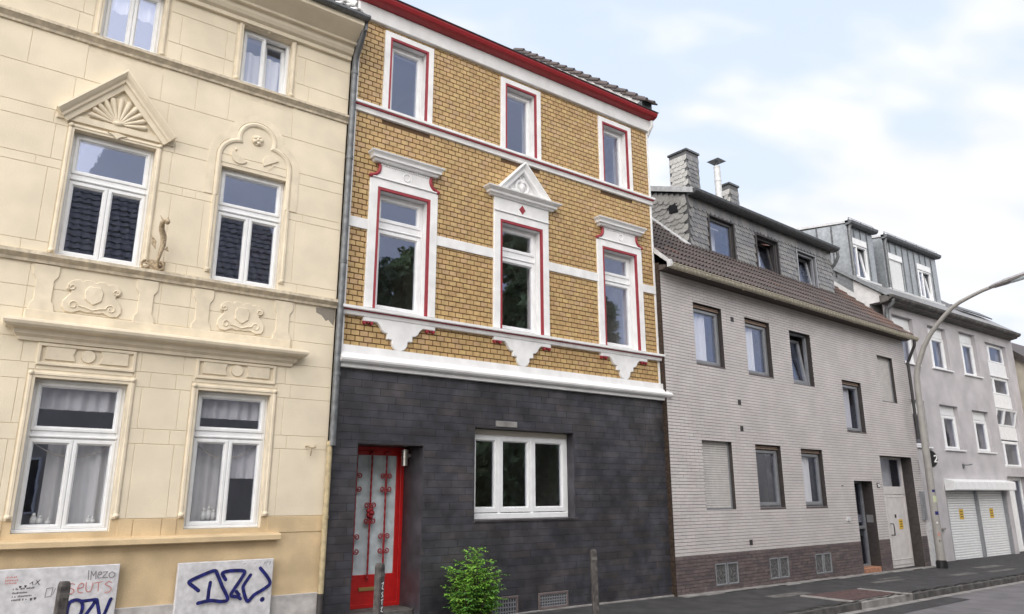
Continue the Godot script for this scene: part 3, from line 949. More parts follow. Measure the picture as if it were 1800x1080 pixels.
# ---------------------------------------------------------------- pieces laid into a wall
# pieces is a list of Rect2; the nearest ones to the street view become parts, the rest one part of kind stuff
func lay(parent: Node, called: String, pieces: Array, size: Vector2, eye: Vector2, zb: float, zf: float, ch: float, mats: Array, any: Material, most := 300) -> void:
	pieces.sort_custom(func(a, b): return (a.get_center() - eye).length_squared() < (b.get_center() - eye).length_squared())
	var full := MB.new()
	full.brick(-size.x / 2, size.x / 2, -size.y / 2, size.y / 2, zb, zf, ch)
	var fm := full.mesh()
	var rest := MB.new()
	var inv := []
	for m in mats:
		inv.append(m.albedo_color.srgb_to_linear())
	for i in pieces.size():
		var r: Rect2 = pieces[i]
		var k := int(rng.randf() * rng.randf_range(0.6, 1.0) * mats.size()) if rng.randf() < 0.4 else rng.randi() % mats.size()
		var dz := rng.randf_range(-0.001, 0.001)
		if i < most:
			var o: MeshInstance3D
			var c: Vector2 = r.get_center()
			if r.size.is_equal_approx(size):
				o = put(called, fm, mats[k], parent)
			else:
				var mb := MB.new()
				mb.brick(-r.size.x / 2, r.size.x / 2, -r.size.y / 2, r.size.y / 2, zb, zf, ch)
				o = put(called, mb, mats[k], parent)
			o.position = Vector3(c.x, c.y, dz)
		else:
			rest.col = inv[k]
			rest.brick(r.position.x, r.end.x, r.position.y, r.end.y, zb, zf + dz, ch)
	if not rest.v.is_empty():
		put(called, rest, any, parent, "stuff")

# rows of a running bond over a, gaps of joint, cut round the holes
func bond(a: Rect2, w: float, h: float, joint: float, shift: Callable, holes: Array) -> Array:
	var out := []
	var row := 0
	var y := a.position.y
	while y < a.end.y - 0.01:
		var x: float = a.position.x - fposmod(shift.call(row), w + joint)
		while x < a.end.x:
			var q := R(x, x + w, y, minf(y + h, a.end.y)).intersection(R(a.position.x, a.end.x, a.position.y - 1, a.end.y + 1))
			if q.size.x > 0.015:
				var cut := false
				for hh in holes:
					if q.intersects(hh):
						cut = true
						break
				if cut:
					out.append_array(minus(q, holes, 0.015))
				else:
					out.append(q)
			x += w + joint
		y += h + joint
		row += 1
	return out

# ---------------------------------------------------------------- ochre brick house
func brick_house() -> void:
	var H := thing("ochre_brick_house", "ochre brick house with white window surrounds, red gutter and dark tiled ground floor", "house")
	var xl := 3.95
	var xr := 10.39
	var cx := [4.85, 7.11, 9.44]
	var up := []
	var mid := []
	for x in cx:
		up.append(R(x - 0.315, x + 0.315, 7.53, 8.79))
		mid.append(R(x - 0.413, x + 0.413, 4.33, 6.18))
	var shop := R(6.20, 8.18, 1.355, 2.725)
	var door := R(4.29, 5.31, -0.3, 2.41)
	var wl := MB.new()
	var rv := MB.new()
	wall_holes(wl, null, R(xl, xr, 3.45, 9.3), up + mid, -0.012, -0.38)
	put("wall", wl, X.mortar, H)
	reveals(H, up + mid, -0.012, -0.38, X.white_paint)
	wl = MB.new()
	rv = MB.new()
	wall_holes(wl, rv, R(xl - 0.03, xr + 0.02, -0.4, 3.45), [shop, door], 0.012, -0.38)
	rv.quad(Vector3(4.29, -0.3, -0.38), Vector3(4.29, -0.3, -0.62), Vector3(4.29, 2.41, -0.62), Vector3(4.29, 2.41, -0.38))
	rv.quad(Vector3(5.31, -0.3, -0.62), Vector3(5.31, -0.3, -0.38), Vector3(5.31, 2.41, -0.38), Vector3(5.31, 2.41, -0.62))
	rv.quad(Vector3(4.29, 2.41, -0.62), Vector3(5.31, 2.41, -0.62), Vector3(5.31, 2.41, -0.38), Vector3(4.29, 2.41, -0.38))
	put("wall", wl, X.dark_joint, H)
	put("door_reveal", rv, X.dark_tile0, H)
	var sides := MB.new()
	sides.box(xl, xl + 0.3, -0.3, 9.32, -8.0, -0.385)
	sides.box(xr - 0.3, xr, -0.3, 9.32, -8.0, -0.385)
	sides.box(xl + 0.3, xr - 0.3, -0.3, 9.32, -8.2, -7.9)
	# gable ends
	for x in [xl, xr - 0.3]:
		sides.tri(Vector3(x, 9.32, -0.1), Vector3(x, 12.7, -4.2), Vector3(x, 9.32, -8.0))
		sides.tri(Vector3(x + 0.3, 9.32, -0.1), Vector3(x + 0.3, 9.32, -8.0), Vector3(x + 0.3, 12.7, -4.2))
	put("side_wall", sides, X.white_wall, H)
	rooms(H, xl + 0.3, xr - 0.3, [0.3, 3.5, 6.6, 9.28], -0.72, -4.5, [5.9])
	# bricks
	var keep := []
	for r in up:
		keep.append(R(r.position.x - 0.11, r.end.x + 0.11, 7.3, 8.89))
	for r in mid:
		keep.append(R(r.position.x - 0.15, r.end.x + 0.15, 4.2, 6.3))
	keep.append_array([R(3.9, 10.5, 7.39, 7.52), R(3.9, 10.5, 4.21, 4.315), R(3.9, 10.5, 5.52, 5.65)])
	var area := R(xl + 0.045, xr - 0.02, 3.745, 9.03)
	var joint := 0.011
	var bricks := bond(area, 0.1215, 0.0715, joint, func(row): return 0.066 * (row % 2) + 0.02, keep)
	lay(H, "brick", bricks, Vector2(0.1215, 0.0715), Vector2(3.2, 4.2), -0.013, 0.0, 0.003, [X.brick0, X.brick1, X.brick2, X.brick3, X.brick4, X.brick5], X.brick_any)
	# dark tiles of the ground floor
	var tiles := bond(R(xl - 0.03, xr + 0.02, -0.25, 3.43), 0.397, 0.101, 0.003, func(row): return 0.133 * (row * 2 % 3) + 0.02 * (row % 2), [R(6.19, 8.19, 1.345, 2.735), R(4.28, 5.32, -0.4, 2.42), R(6.49, 7.01, -0.4, 0.27), R(7.38, 8.0, 0.01, 0.27)])
	lay(H, "wall_tile", tiles, Vector2(0.397, 0.101), Vector2(4.5, 1.7), 0.010, 0.0165, 0.002, [X.dark_tile0, X.dark_tile1, X.dark_tile2, X.dark_tile3, X.dark_tile4, X.dark_tile5], X.dark_any)
	# white corner strips
	for s in [[3.925, 3.995, 3.74, 9.03], [xr - 0.035, xr + 0.015, 3.74, 9.03]]:
		var st := MB.new()
		st.slab(s[0], s[1], s[2], s[3], -0.013, 0.008, 0.003)
		put("corner_strip", st, X.white_paint, H)
	# bands
	var l := MB.new()
	l.mould([Vector2(-0.012, 7.365), Vector2(0.035, 7.37), Vector2(0.04, 7.41), Vector2(0.05, 7.435), Vector2(0.05, 7.452)], xl - 0.01, xr + 0.02, -0.012)
	l.mould([Vector2(-0.012, 7.468), Vector2(0.085, 7.472), Vector2(0.09, 7.48), Vector2(0.09, 7.515), Vector2(-0.012, 7.54)], xl - 0.01, xr + 0.05, -0.012)
	var band := put("string_course", l, X.white_paint, H)
	l = MB.new()
	l.slab(xl, xr + 0.02, 7.448, 7.472, -0.012, 0.074, 0.002)
	put("red_line", l, X.red_line, band)
	l = MB.new()
	l.mould([Vector2(-0.012, 4.185), Vector2(0.055, 4.188), Vector2(0.06, 4.20), Vector2(0.07, 4.248)], xl - 0.03, xr + 0.02, -0.012)
	l.mould([Vector2(-0.012, 4.258), Vector2(0.115, 4.262), Vector2(0.12, 4.27), Vector2(0.12, 4.305), Vector2(-0.012, 4.335)], xl - 0.04, xr + 0.06, -0.012)
	band = put("string_course", l, X.white_paint, H)
	l = MB.new()
	l.slab(xl, xr + 0.02, 4.245, 4.261, -0.012, 0.088, 0.002)
	put("red_line", l, X.red_line, band)
	for s in [[xl + 0.02, 4.265], [5.435, 6.525], [7.695, 8.855], [10.025, xr + 0.005]]:
		l = MB.new()
		l.slab(s[0], s[1], 5.505, 5.665, -0.012, 0.02, 0.004)
		put("wall_band", l, X.white_paint, H)
	l = MB.new()
	l.mould([Vector2(-0.012, 3.43), Vector2(0.075, 3.432), Vector2(0.08, 3.44), Vector2(0.085, 3.475), Vector2(0.135, 3.50), Vector2(0.155, 3.525), Vector2(0.16, 3.55), Vector2(0.145, 3.575), Vector2(0.105, 3.595), Vector2(0.085, 3.62), Vector2(0.08, 3.635), Vector2(0.06, 3.64), Vector2(0.055, 3.75), Vector2(-0.012, 3.765)], xl - 0.03, xr + 0.005, -0.012, false, true)
	put("ground_floor_cornice", l, X.white_paint, H)
	# eaves: white fascia, red gutter
	l = MB.new()
	l.mould([Vector2(-0.012, 8.975), Vector2(0.05, 8.98), Vector2(0.06, 8.99), Vector2(0.085, 9.215), Vector2(-0.012, 9.28)], xl - 0.02, xr, -0.012)
	put("fascia", l, X.white_paint, H)
	l = MB.new()
	l.mould([Vector2(0.06, 9.22), Vector2(0.13, 9.22), Vector2(0.19, 9.237), Vector2(0.235, 9.26), Vector2(0.26, 9.305), Vector2(0.265, 9.335), Vector2(0.05, 9.335)], xl - 0.1, 10.46, 0.05)
	put("gutter", l, X.red_paint, H)
	l = MB.new()
	l.mould([Vector2(0.05, 9.336), Vector2(0.285, 9.336), Vector2(0.29, 9.342), Vector2(0.285, 9.348), Vector2(0.05, 9.348)], xl - 0.1, 10.47, 0.05)
	put("gutter_edge", l, X.zinc_dark, H)
	l = MB.new()
	l.tube([Vector3(10.40, 9.20, 0.12), Vector3(10.41, 9.10, 0.12), Vector3(10.41, 9.02, 0.05), Vector3(10.41, 8.9, -0.04)], 0.04, 10)
	put("downpipe", l, X.white_paint, H)
	# roof
	l = MB.new()
	l.quad(Vector3(xl - 0.1, 9.34, 0.12), Vector3(10.2, 9.34, 0.12), Vector3(10.2, 12.8, -4.2), Vector3(xl - 0.1, 12.8, -4.2))
	l.quad(Vector3(10.2, 9.3, -8.5), Vector3(xl - 0.1, 9.3, -8.5), Vector3(xl - 0.1, 12.8, -4.2), Vector3(10.2, 12.8, -4.2))
	put("roof", l, X.roof_tile0, H)
	# raised party wall at the far end with a row of coping tiles
	l = MB.new()
	l.xf = Transform3D(Basis(Vector3(0, 0, -1), Vector3(0, 1, 0), Vector3(1, 0, 0)), Vector3(10.2, 0, 0))
	l.plate([Vector2(-0.02, 9.34), Vector2(4.2, 12.75), Vector2(4.2, 13.12), Vector2(-0.02, 9.70)], 0.0, 0.25)
	put("party_wall", l, X.white_wall, H)
	for k in 16:
		l = MB.new()
		l.slab(-0.19, 0.17, -0.40, 0.10, -0.006, 0.03, 0.008)
		l.tube([Vector3(-0.13, 0.09, 0.03), Vector3(-0.13, -0.37, 0.022)], 0.045, 6)
		l.tube([Vector3(0.09, 0.09, 0.03), Vector3(0.09, -0.37, 0.022)], 0.045, 6)
		var turned := MB.new()
		turned.v = l.v
		turned.n = l.n
		turned.c = l.c
		var t := put("coping_tile", turned, X["roof_tile%d" % (k % 3)], H)
		t.position = Vector3(10.32, 9.76 + k * 0.226, -0.10 - k * 0.277)
		t.rotation.x = -PI / 2 + 0.54 + rng.randf_range(-0.03, 0.03)
	l = MB.new()
	l.box(10.18, 10.47, 9.46, 9.62, -0.05, 0.10)
	put("party_wall_cap", l, X.zinc_dark, H)
	# top-floor windows
	for i in 3:
		var x: float = cx[i]
		var o: Rect2 = up[i]
		l = MB.new()
		var path := [Vector2(o.position.x, 7.54), Vector2(o.position.x, o.end.y), Vector2(o.end.x, o.end.y), Vector2(o.end.x, 7.54)]
		l.sweep(path, [Vector2(0.13, -0.012), Vector2(0.13, 0.024), Vector2(0.125, 0.03), Vector2(0.037, 0.03), Vector2(0.035, 0.027), Vector2(0.035, -0.012)])
		var sr := put("window_surround", l, X.white_paint, H)
		l = MB.new()
		l.sweep(path, [Vector2(0.035, -0.012), Vector2(0.035, 0.026), Vector2(0.001, 0.026), Vector2(0.001, -0.012)])
		put("red_line", l, X.red_line, sr)
		var f := R(o.position.x, o.end.x, 7.54, o.end.y)
		window(H, f, -0.12, 0.045, 0.05, [[f.position.x + 0.035, f.end.x - 0.035, f.position.y + 0.04, f.end.y - 0.05]], X.upvc)
	# first-floor windows
	for i in 3:
		mid_window(H, cx[i], mid[i], i == 1)
	# ground-floor window
	var fr := R(6.20, 8.18, 1.36, 2.64)
	window(H, fr, -0.16, 0.07, 0.075, [[6.25, 6.76, 1.46, 2.625], [6.765, 7.41, 1.46, 2.625], [7.415, 8.13, 1.46, 2.625]], X.upvc, {"bars": [[6.74, 6.79, 1.42, 2.62, 0.018], [7.385, 7.44, 1.42, 2.62, 0.018]]})
	l = MB.new()
	l.slab(6.2, 8.18, 2.64, 2.722, -0.25, -0.15, 0.008)
	put("shutter_box", l, X.beige_box, H)
	l = MB.new()
	l.slab(6.19, 8.24, 1.325, 1.362, -0.16, 0.03, 0.006)
	put("window_sill", l, X.dark_tile3, H)
	l = MB.new()
	l.slab(6.21, 8.16, 1.362, 1.45, -0.17, -0.135, 0.01)
	put("window_sill", l, X.upvc, H)
	l = MB.new()
	l.slab(6.58, 6.99, 2.755, 2.845, 0.018, 0.032, 0.004)
	put("stone_plaque", l, X.concrete, H)
	# cellar vents
	for v in [[6.50, 7.0, -0.05, 0.26], [7.39, 7.99, 0.02, 0.26]]:
		var w := group_part("cellar_vent", H)
		l = MB.new()
		l.ring(v[0], v[1], v[2], v[3], 0.035, 0.0, 0.032, 0.005)
		put("frame", l, X.base_tile3, w)
		l = MB.new()
		var nx := int((v[1] - v[0] - 0.07) / 0.045)
		var ny := 4
		for a in nx + 1:
			var xx: float = lerpf(v[0] + 0.035, v[1] - 0.035, float(a) / nx)
			l.box(xx - 0.009, xx + 0.009, v[2] + 0.03, v[3] - 0.03, 0.012, 0.019)
		for b in ny + 1:
			var yy: float = lerpf(v[2] + 0.035, v[3] - 0.035, float(b) / ny)
			l.box(v[0] + 0.03, v[1] - 0.03, yy - 0.009, yy + 0.009, 0.013, 0.021)
		put("grille", l, X.alu, w)
	red_door(H)
	rebase(H, Vector3(7.17, 0, 0))

func mid_window(H: Node, x: float, o: Rect2, gable: bool) -> void:
	var l := MB.new()
	var z := 0.032
	var path := [Vector2(o.position.x, 4.335), Vector2(o.position.x, o.end.y), Vector2(o.end.x, o.end.y), Vector2(o.end.x, 4.335)]
	l.sweep(path, [Vector2(0.172, -0.012), Vector2(0.172, z - 0.006), Vector2(0.166, z), Vector2(0.044, z), Vector2(0.042, z - 0.003), Vector2(0.042, -0.012)])
	var sr := put("window_surround", l, X.white_paint, H)
	l = MB.new()
	l.sweep(path, [Vector2(0.042, -0.012), Vector2(0.042, z - 0.004), Vector2(0.001, z - 0.004), Vector2(0.001, -0.012)])
	put("red_line", l, X.red_line, sr)
	white_window(H, R(o.position.x, o.end.x, 4.335, o.end.y), -0.13, [5.585, 5.745], false, 0.0, 0.05, 0.055)
	# apron below the sill course
	var half := [[0.585, 4.186], [0.585, 4.12], [0.40, 4.125], [0.375, 4.125], [0.33, 4.085], [0.29, 4.02], [0.25, 3.99], [0.205, 3.985], [0.205, 3.905], [0.128, 3.898]]
	var poly := []
	for p in half:
		poly.append(Vector2(x + p[0], p[1]))
	for k in range(1, 12):
		var a := -PI * k / 12.0 + 0.0
		poly.append(Vector2(x + 0.128 * cos(a), 3.875 + 0.128 * sin(a)))
	for i in range(half.size() - 1, -1, -1):
		poly.append(Vector2(x - half[i][0], half[i][1]))
	l = MB.new()
	l.plate(poly, -0.012, 0.05, 0.008)
	var ap := put("window_apron", l, X.white_paint, H)
	for s in [-1.0, 1.0]:
		l = MB.new()
		for k in 3:
			var xx: float = x + s * (0.565 - k * 0.055)
			if k == 1:
				l.plate([Vector2(xx - 0.02, 4.125), Vector2(xx + 0.02, 4.125), Vector2(xx + 0.004, 4.09), Vector2(xx - 0.004, 4.09)], 0.0, 0.045, 0.004)
			else:
				l.plate([Vector2(xx - 0.024, 4.125), Vector2(xx + 0.024, 4.125), Vector2(xx + 0.02, 4.095), Vector2(xx, 4.072), Vector2(xx - 0.02, 4.095)], 0.0, 0.048, 0.006)
		put("tassel", l, X.red_line, ap)
	if not gable:
		l = MB.new()
		var f := [[0.585, 6.355], [0.56, 6.37], [0.50, 6.40], [0.455, 6.44], [0.432, 6.49], [0.425, 6.56], [0.425, 6.60]]
		poly = []
		for p in f:
			poly.append(Vector2(x + p[0], p[1]))
		for i in range(f.size() - 1, -1, -1):
			poly.append(Vector2(x - f[i][0], f[i][1]))
		l.plate(poly, -0.012, 0.036, 0.004)
		l.mould([Vector2(0.03, 6.35), Vector2(0.05, 6.352), Vector2(0.055, 6.36), Vector2(0.05, 6.372), Vector2(0.03, 6.374)], x - 0.585, x + 0.585, 0.03)
		put("frieze", l, X.white_paint, H)
		l = MB.new()
		l.sweep(arc(x + 0.02, 6.475, 0.068, 0, 340, 17), [Vector2(0.0, 0.03), Vector2(0.004, 0.046), Vector2(0.012, 0.046), Vector2(0.018, 0.03)], true)
		l.slab(x + 0.10, x + 0.115, 6.40, 6.54, 0.03, 0.044, 0.003)
		put("medallion", l, X.white_paint, H)
		for k in 20:
			l = MB.new()
			var xx: float = x - 0.40 + k * 0.0421
			l.slab(xx - 0.014, xx + 0.014, 6.565, 6.597, 0.03, 0.048, 0.004)
			put("dentil", l, X.white_paint, H)
		l = MB.new()
		l.mould([Vector2(-0.012, 6.598), Vector2(0.07, 6.60), Vector2(0.085, 6.615), Vector2(0.095, 6.64), Vector2(0.125, 6.652), Vector2(0.128, 6.685), Vector2(0.14, 6.705), Vector2(0.165, 6.73), Vector2(0.17, 6.75), Vector2(-0.012, 6.775)], x - 0.45, x + 0.45, -0.012, true, true)
		put("window_cornice", l, X.white_paint, H)
		for s in [-1.0, 1.0]:
			l = MB.new()
			var pts := []
			for i in 9:
				var t := i / 8.0
				var a := deg_to_rad(lerpf(100.0, 200.0, t))
				pts.append(Vector3(x + s * (0.60 + 0.155 * cos(a)), 6.565 - 0.165 * (1.0 - sin(deg_to_rad(lerpf(90.0, 0.0, t)))) , 0.03))
			pts = [Vector3(x + s * 0.468, 6.575, 0.035), Vector3(x + s * 0.438, 6.56, 0.035), Vector3(x + s * 0.442, 6.50, 0.035), Vector3(x + s * 0.455, 6.455, 0.035), Vector3(x + s * 0.49, 6.415, 0.035), Vector3(x + s * 0.54, 6.39, 0.035), Vector3(x + s * 0.575, 6.385, 0.035)]
			l.tube(pts, [0.02, 0.026, 0.03, 0.028, 0.026, 0.026, 0.022], 8)
			l.ball(Vector3(x + s * 0.578, 6.372, 0.035), Vector3(0.036, 0.034, 0.035))
			put("scroll", l, X.red_line, H)
	else:
		l = MB.new()
		l.slab(x - 0.585, x + 0.585, 6.355, 6.61, -0.012, 0.036, 0.005)
		l.mould([Vector2(0.03, 6.35), Vector2(0.05, 6.352), Vector2(0.055, 6.36), Vector2(0.05, 6.372), Vector2(0.03, 6.374)], x - 0.585, x + 0.585, 0.03)
		put("frieze", l, X.white_paint, H)
		l = MB.new()
		l.plate([Vector2(x, 6.395), Vector2(x + 0.068, 6.478), Vector2(x, 6.56), Vector2(x - 0.068, 6.478)], 0.034, 0.044, 0.003)
		put("red_diamond", l, X.red_line, H)
		l = MB.new()
		l.mould([Vector2(-0.012, 6.60), Vector2(0.06, 6.602), Vector2(0.075, 6.625), Vector2(0.11, 6.64), Vector2(0.115, 6.675), Vector2(0.14, 6.69), Vector2(0.175, 6.715), Vector2(0.18, 6.735), Vector2(-0.012, 6.765)], x - 0.60, x + 0.60, -0.012, true, true)
		put("window_cornice", l, X.white_paint, H)
		l = MB.new()
		l.sweep([Vector2(x + 0.56, 6.755), Vector2(x, 7.345), Vector2(x - 0.56, 6.755)], [Vector2(0, -0.012), Vector2(0, 0.15), Vector2(0.02, 0.155), Vector2(0.045, 0.125), Vector2(0.075, 0.10), Vector2(0.12, 0.095), Vector2(0.13, 0.05), Vector2(0.135, -0.012)])
		l.plate([Vector2(x - 0.52, 6.76), Vector2(x + 0.52, 6.76), Vector2(x, 7.28)], -0.012, 0.02)
		put("pediment", l, X.white_paint, H)
		l = MB.new()
		# wreath with a small head in it
		var pts := []
		for i in 17:
			var a := deg_to_rad(-80.0 + i * 20.0)
			pts.append(Vector3(x + 0.13 * cos(a), 6.90 + 0.12 * sin(a), 0.03))
		l.tube(pts, 0.03, 7)
		l.ball(Vector3(x, 6.90, 0.03), Vector3(0.07, 0.085, 0.05))
		l.ball(Vector3(x + 0.01, 6.985, 0.035), Vector3(0.055, 0.035, 0.04))
		for s in [-1.0, 1.0]:
			l.tube([Vector3(x + s * 0.12, 6.82, 0.02), Vector3(x + s * 0.22, 6.80, 0.03), Vector3(x + s * 0.28, 6.83, 0.02)], [0.035, 0.03, 0.01], 6)
			l.ball(Vector3(x + s * 0.04, 7.06, 0.025), Vector3(0.035, 0.04, 0.025))
		l.ball(Vector3(x, 7.11, 0.02), Vector3(0.03, 0.04, 0.02))
		put("relief_ornament", l, X.white_paint, H)

func red_door(H: Node) -> void:
	var z := -0.55
	var d := group_part("door", H)
	d.set_meta("label", "red door with frosted pane and twisted iron bars")
	var l := MB.new()
	l.ring(4.29, 5.31, 0.20, 2.41, 0.055, z - 0.06, z, 0.005)
	put("frame", l, X.door_red, d)
	l = MB.new()
	l.slab(4.345, 5.255, 0.22, 0.64, z - 0.05, z - 0.01, 0.006)
	l.slab(4.345, 5.255, 2.29, 2.355, z - 0.05, z - 0.01, 0.006)
	l.slab(4.345, 4.41, 0.64, 2.29, z - 0.05, z - 0.01, 0.006)
	l.slab(5.19, 5.255, 0.64, 2.29, z - 0.05, z - 0.01, 0.006)
	put("leaf", l, X.door_red, d)
	l = MB.new()
	l.box(4.40, 5.20, 0.63, 2.30, z - 0.045, z - 0.03)
	put("pane", l, X.frosted, d)
	l = MB.new()
	l.slab(4.66, 4.90, 0.425, 0.475, z - 0.015, z + 0.004, 0.006)
	put("letter_slot", l, X.brass, d)
	var zz := z + 0.035
	var bars := [[4.53, 2.33, 0.60], [4.765, 2.33, 0.60], [5.00, 2.33, 0.60]]
	for b in bars:
		l = MB.new()
		# twisted square bar
		var k := 64
		for i in k:
			var a0 := i * 0.42
			var a1 := (i + 1) * 0.42
			var y0 := lerpf(b[2], b[1], float(i) / k)
			var y1 := lerpf(b[2], b[1], float(i + 1) / k)
			for s in 4:
				var p0 := a0 + s * PI / 2
				var p1 := a1 + s * PI / 2
				var r := 0.015
				l.quad(Vector3(b[0] + r * cos(p0), y0, zz + r * sin(p0)), Vector3(b[0] + r * cos(p0 - PI / 2), y0, zz + r * sin(p0 - PI / 2)), Vector3(b[0] + r * cos(p1 - PI / 2), y1, zz + r * sin(p1 - PI / 2)), Vector3(b[0] + r * cos(p1), y1, zz + r * sin(p1)))
		for y in [b[1], b[2]]:
			l.ball(Vector3(b[0], y, zz), Vector3(0.02, 0.024, 0.02))
			l.tube([Vector3(b[0], y, zz), Vector3(b[0], y, z - 0.01)], 0.008, 6)
		put("iron_bar", l, X.red_paint, d)
	for g in [[4.53, 1.99, 1.81], [5.00, 1.99, 1.81], [4.765, 1.58, 1.37], [4.53, 1.15, 0.96], [5.00, 1.15, 0.96]]:
		l = MB.new()
		for y in [g[1], g[2]]:
			for s in [-1.0, 1.0]:
				var pts := []
				var dirn := 1.0 if y == g[1] else -1.0
				for i in 16:
					var a := deg_to_rad(180.0 - i * 32.0)
					var r := 0.042 * (1.0 - i * 0.05)
					pts.append(Vector3(g[0] + s * (0.052 + r * cos(a)), y + dirn * r * sin(a), zz))
				l.tube(pts, 0.009, 6)
		if g[0] == 4.765:
			for i in 5:
				var a := TAU * i / 5
				l.ball(Vector3(g[0] + 0.035 * cos(a), 1.475 + 0.05 * sin(a), zz + 0.012), Vector3(0.032, 0.04, 0.02))
			l.ball(Vector3(g[0], 1.475, zz + 0.03), Vector3(0.025, 0.03, 0.02))
		l.tube([Vector3(g[0], g[1], zz), Vector3(g[0], g[2], zz)], 0.016, 6)
		put("iron_scroll", l, X.red_paint, d)
	l = MB.new()
	l.slab(4.30, 5.30, -0.2, 0.20, -0.60, -0.13, 0.01)
	l.slab(4.32, 5.29, -0.2, 0.06, -0.14, 0.0, 0.01)
	put("door_step", l, X.concrete_dark, H)
	# lamp on the right reveal
	var lamp := group_part("door_lamp", H)
	l = MB.new()
	l.box(5.235, 5.309, 2.27, 2.31, -0.44, -0.36)
	put("bracket", l, X.steel, lamp)
	l = MB.new()
	for y in [2.37, 2.325, 2.28]:
		l.tube([Vector3(5.235, y, -0.40), Vector3(5.235, y - 0.03, -0.40)], 0.058, 14)
	l.tube([Vector3(5.235, 2.38, -0.40), Vector3(5.235, 2.14, -0.40)], 0.046, 14)
	put("lamp_shade", l, X.steel, lamp)

# ---------------------------------------------------------------- grey tiled house (its own axes: x along the front, z out of it)
var shingle_count := 0

func add_shingle(l: MB, w: float, h: float, curved: bool) -> void:
	var at := l.xf
	l.xf = at * Transform3D(Basis(Vector3.RIGHT, -0.15 if curved else -0.10), Vector3.ZERO)
	if curved:
		l.plate([Vector2(-w * 0.5, h), Vector2(-w * 0.5, h * 0.35), Vector2(-w * 0.40, h * 0.12), Vector2(-w * 0.15, 0), Vector2(w * 0.2, h * 0.02), Vector2(w * 0.42, h * 0.16), Vector2(w * 0.5, h * 0.4), Vector2(w * 0.5, h)], 0.0, 0.014)
	else:
		l.plate([Vector2(-w * 0.5, h), Vector2(-w * 0.5, h * 0.22), Vector2(-w * 0.30, h * 0.04), Vector2(w * 0.18, 0), Vector2(w * 0.5, h * 0.16), Vector2(w * 0.5, h)], 0.0, 0.010)
	l.xf = at

# shingles in overlapping rows on a plane given by its transform; inside(p) tells which stay; past the first 300 of a house they are one part
func shingles(parent: Node, frame: Transform3D, a: Rect2, w: float, step: float, size: Vector2, curved: bool, inside: Callable, called := "shingle", tone := "slate") -> void:
	var one := MB.new()
	add_shingle(one, size.x, size.y, curved)
	var m := one.mesh()
	var rest := MB.new()
	var row := 0
	var y := a.position.y
	while y < a.end.y:
		var x: float = a.position.x + (w * 0.5 if row % 2 else 0.0)
		while x < a.end.x + w * 0.5:
			if inside.call(Vector2(x, y)):
				var at := frame * Transform3D(Basis(Vector3.BACK, rng.randf_range(-0.03, 0.03)), Vector3(x + rng.randf_range(-0.006, 0.006), y + rng.randf_range(-0.006, 0.006), 0.012 + rng.randf_range(0.0, 0.004)))
				var k := "%s%d" % [tone, rng.randi() % 4]
				if called == "shingle":
					shingle_count += 1
				if called != "shingle" or shingle_count <= 300:
					put(called, m, X[k], parent).transform = at
				else:
					rest.xf = at
					rest.col = X[k].albedo_color.srgb_to_linear()
					add_shingle(rest, size.x, size.y, curved)
			x += w
		y += step
		row += 1
	if not rest.v.is_empty():
		put(called, rest, X.slate_any, parent, "stuff")

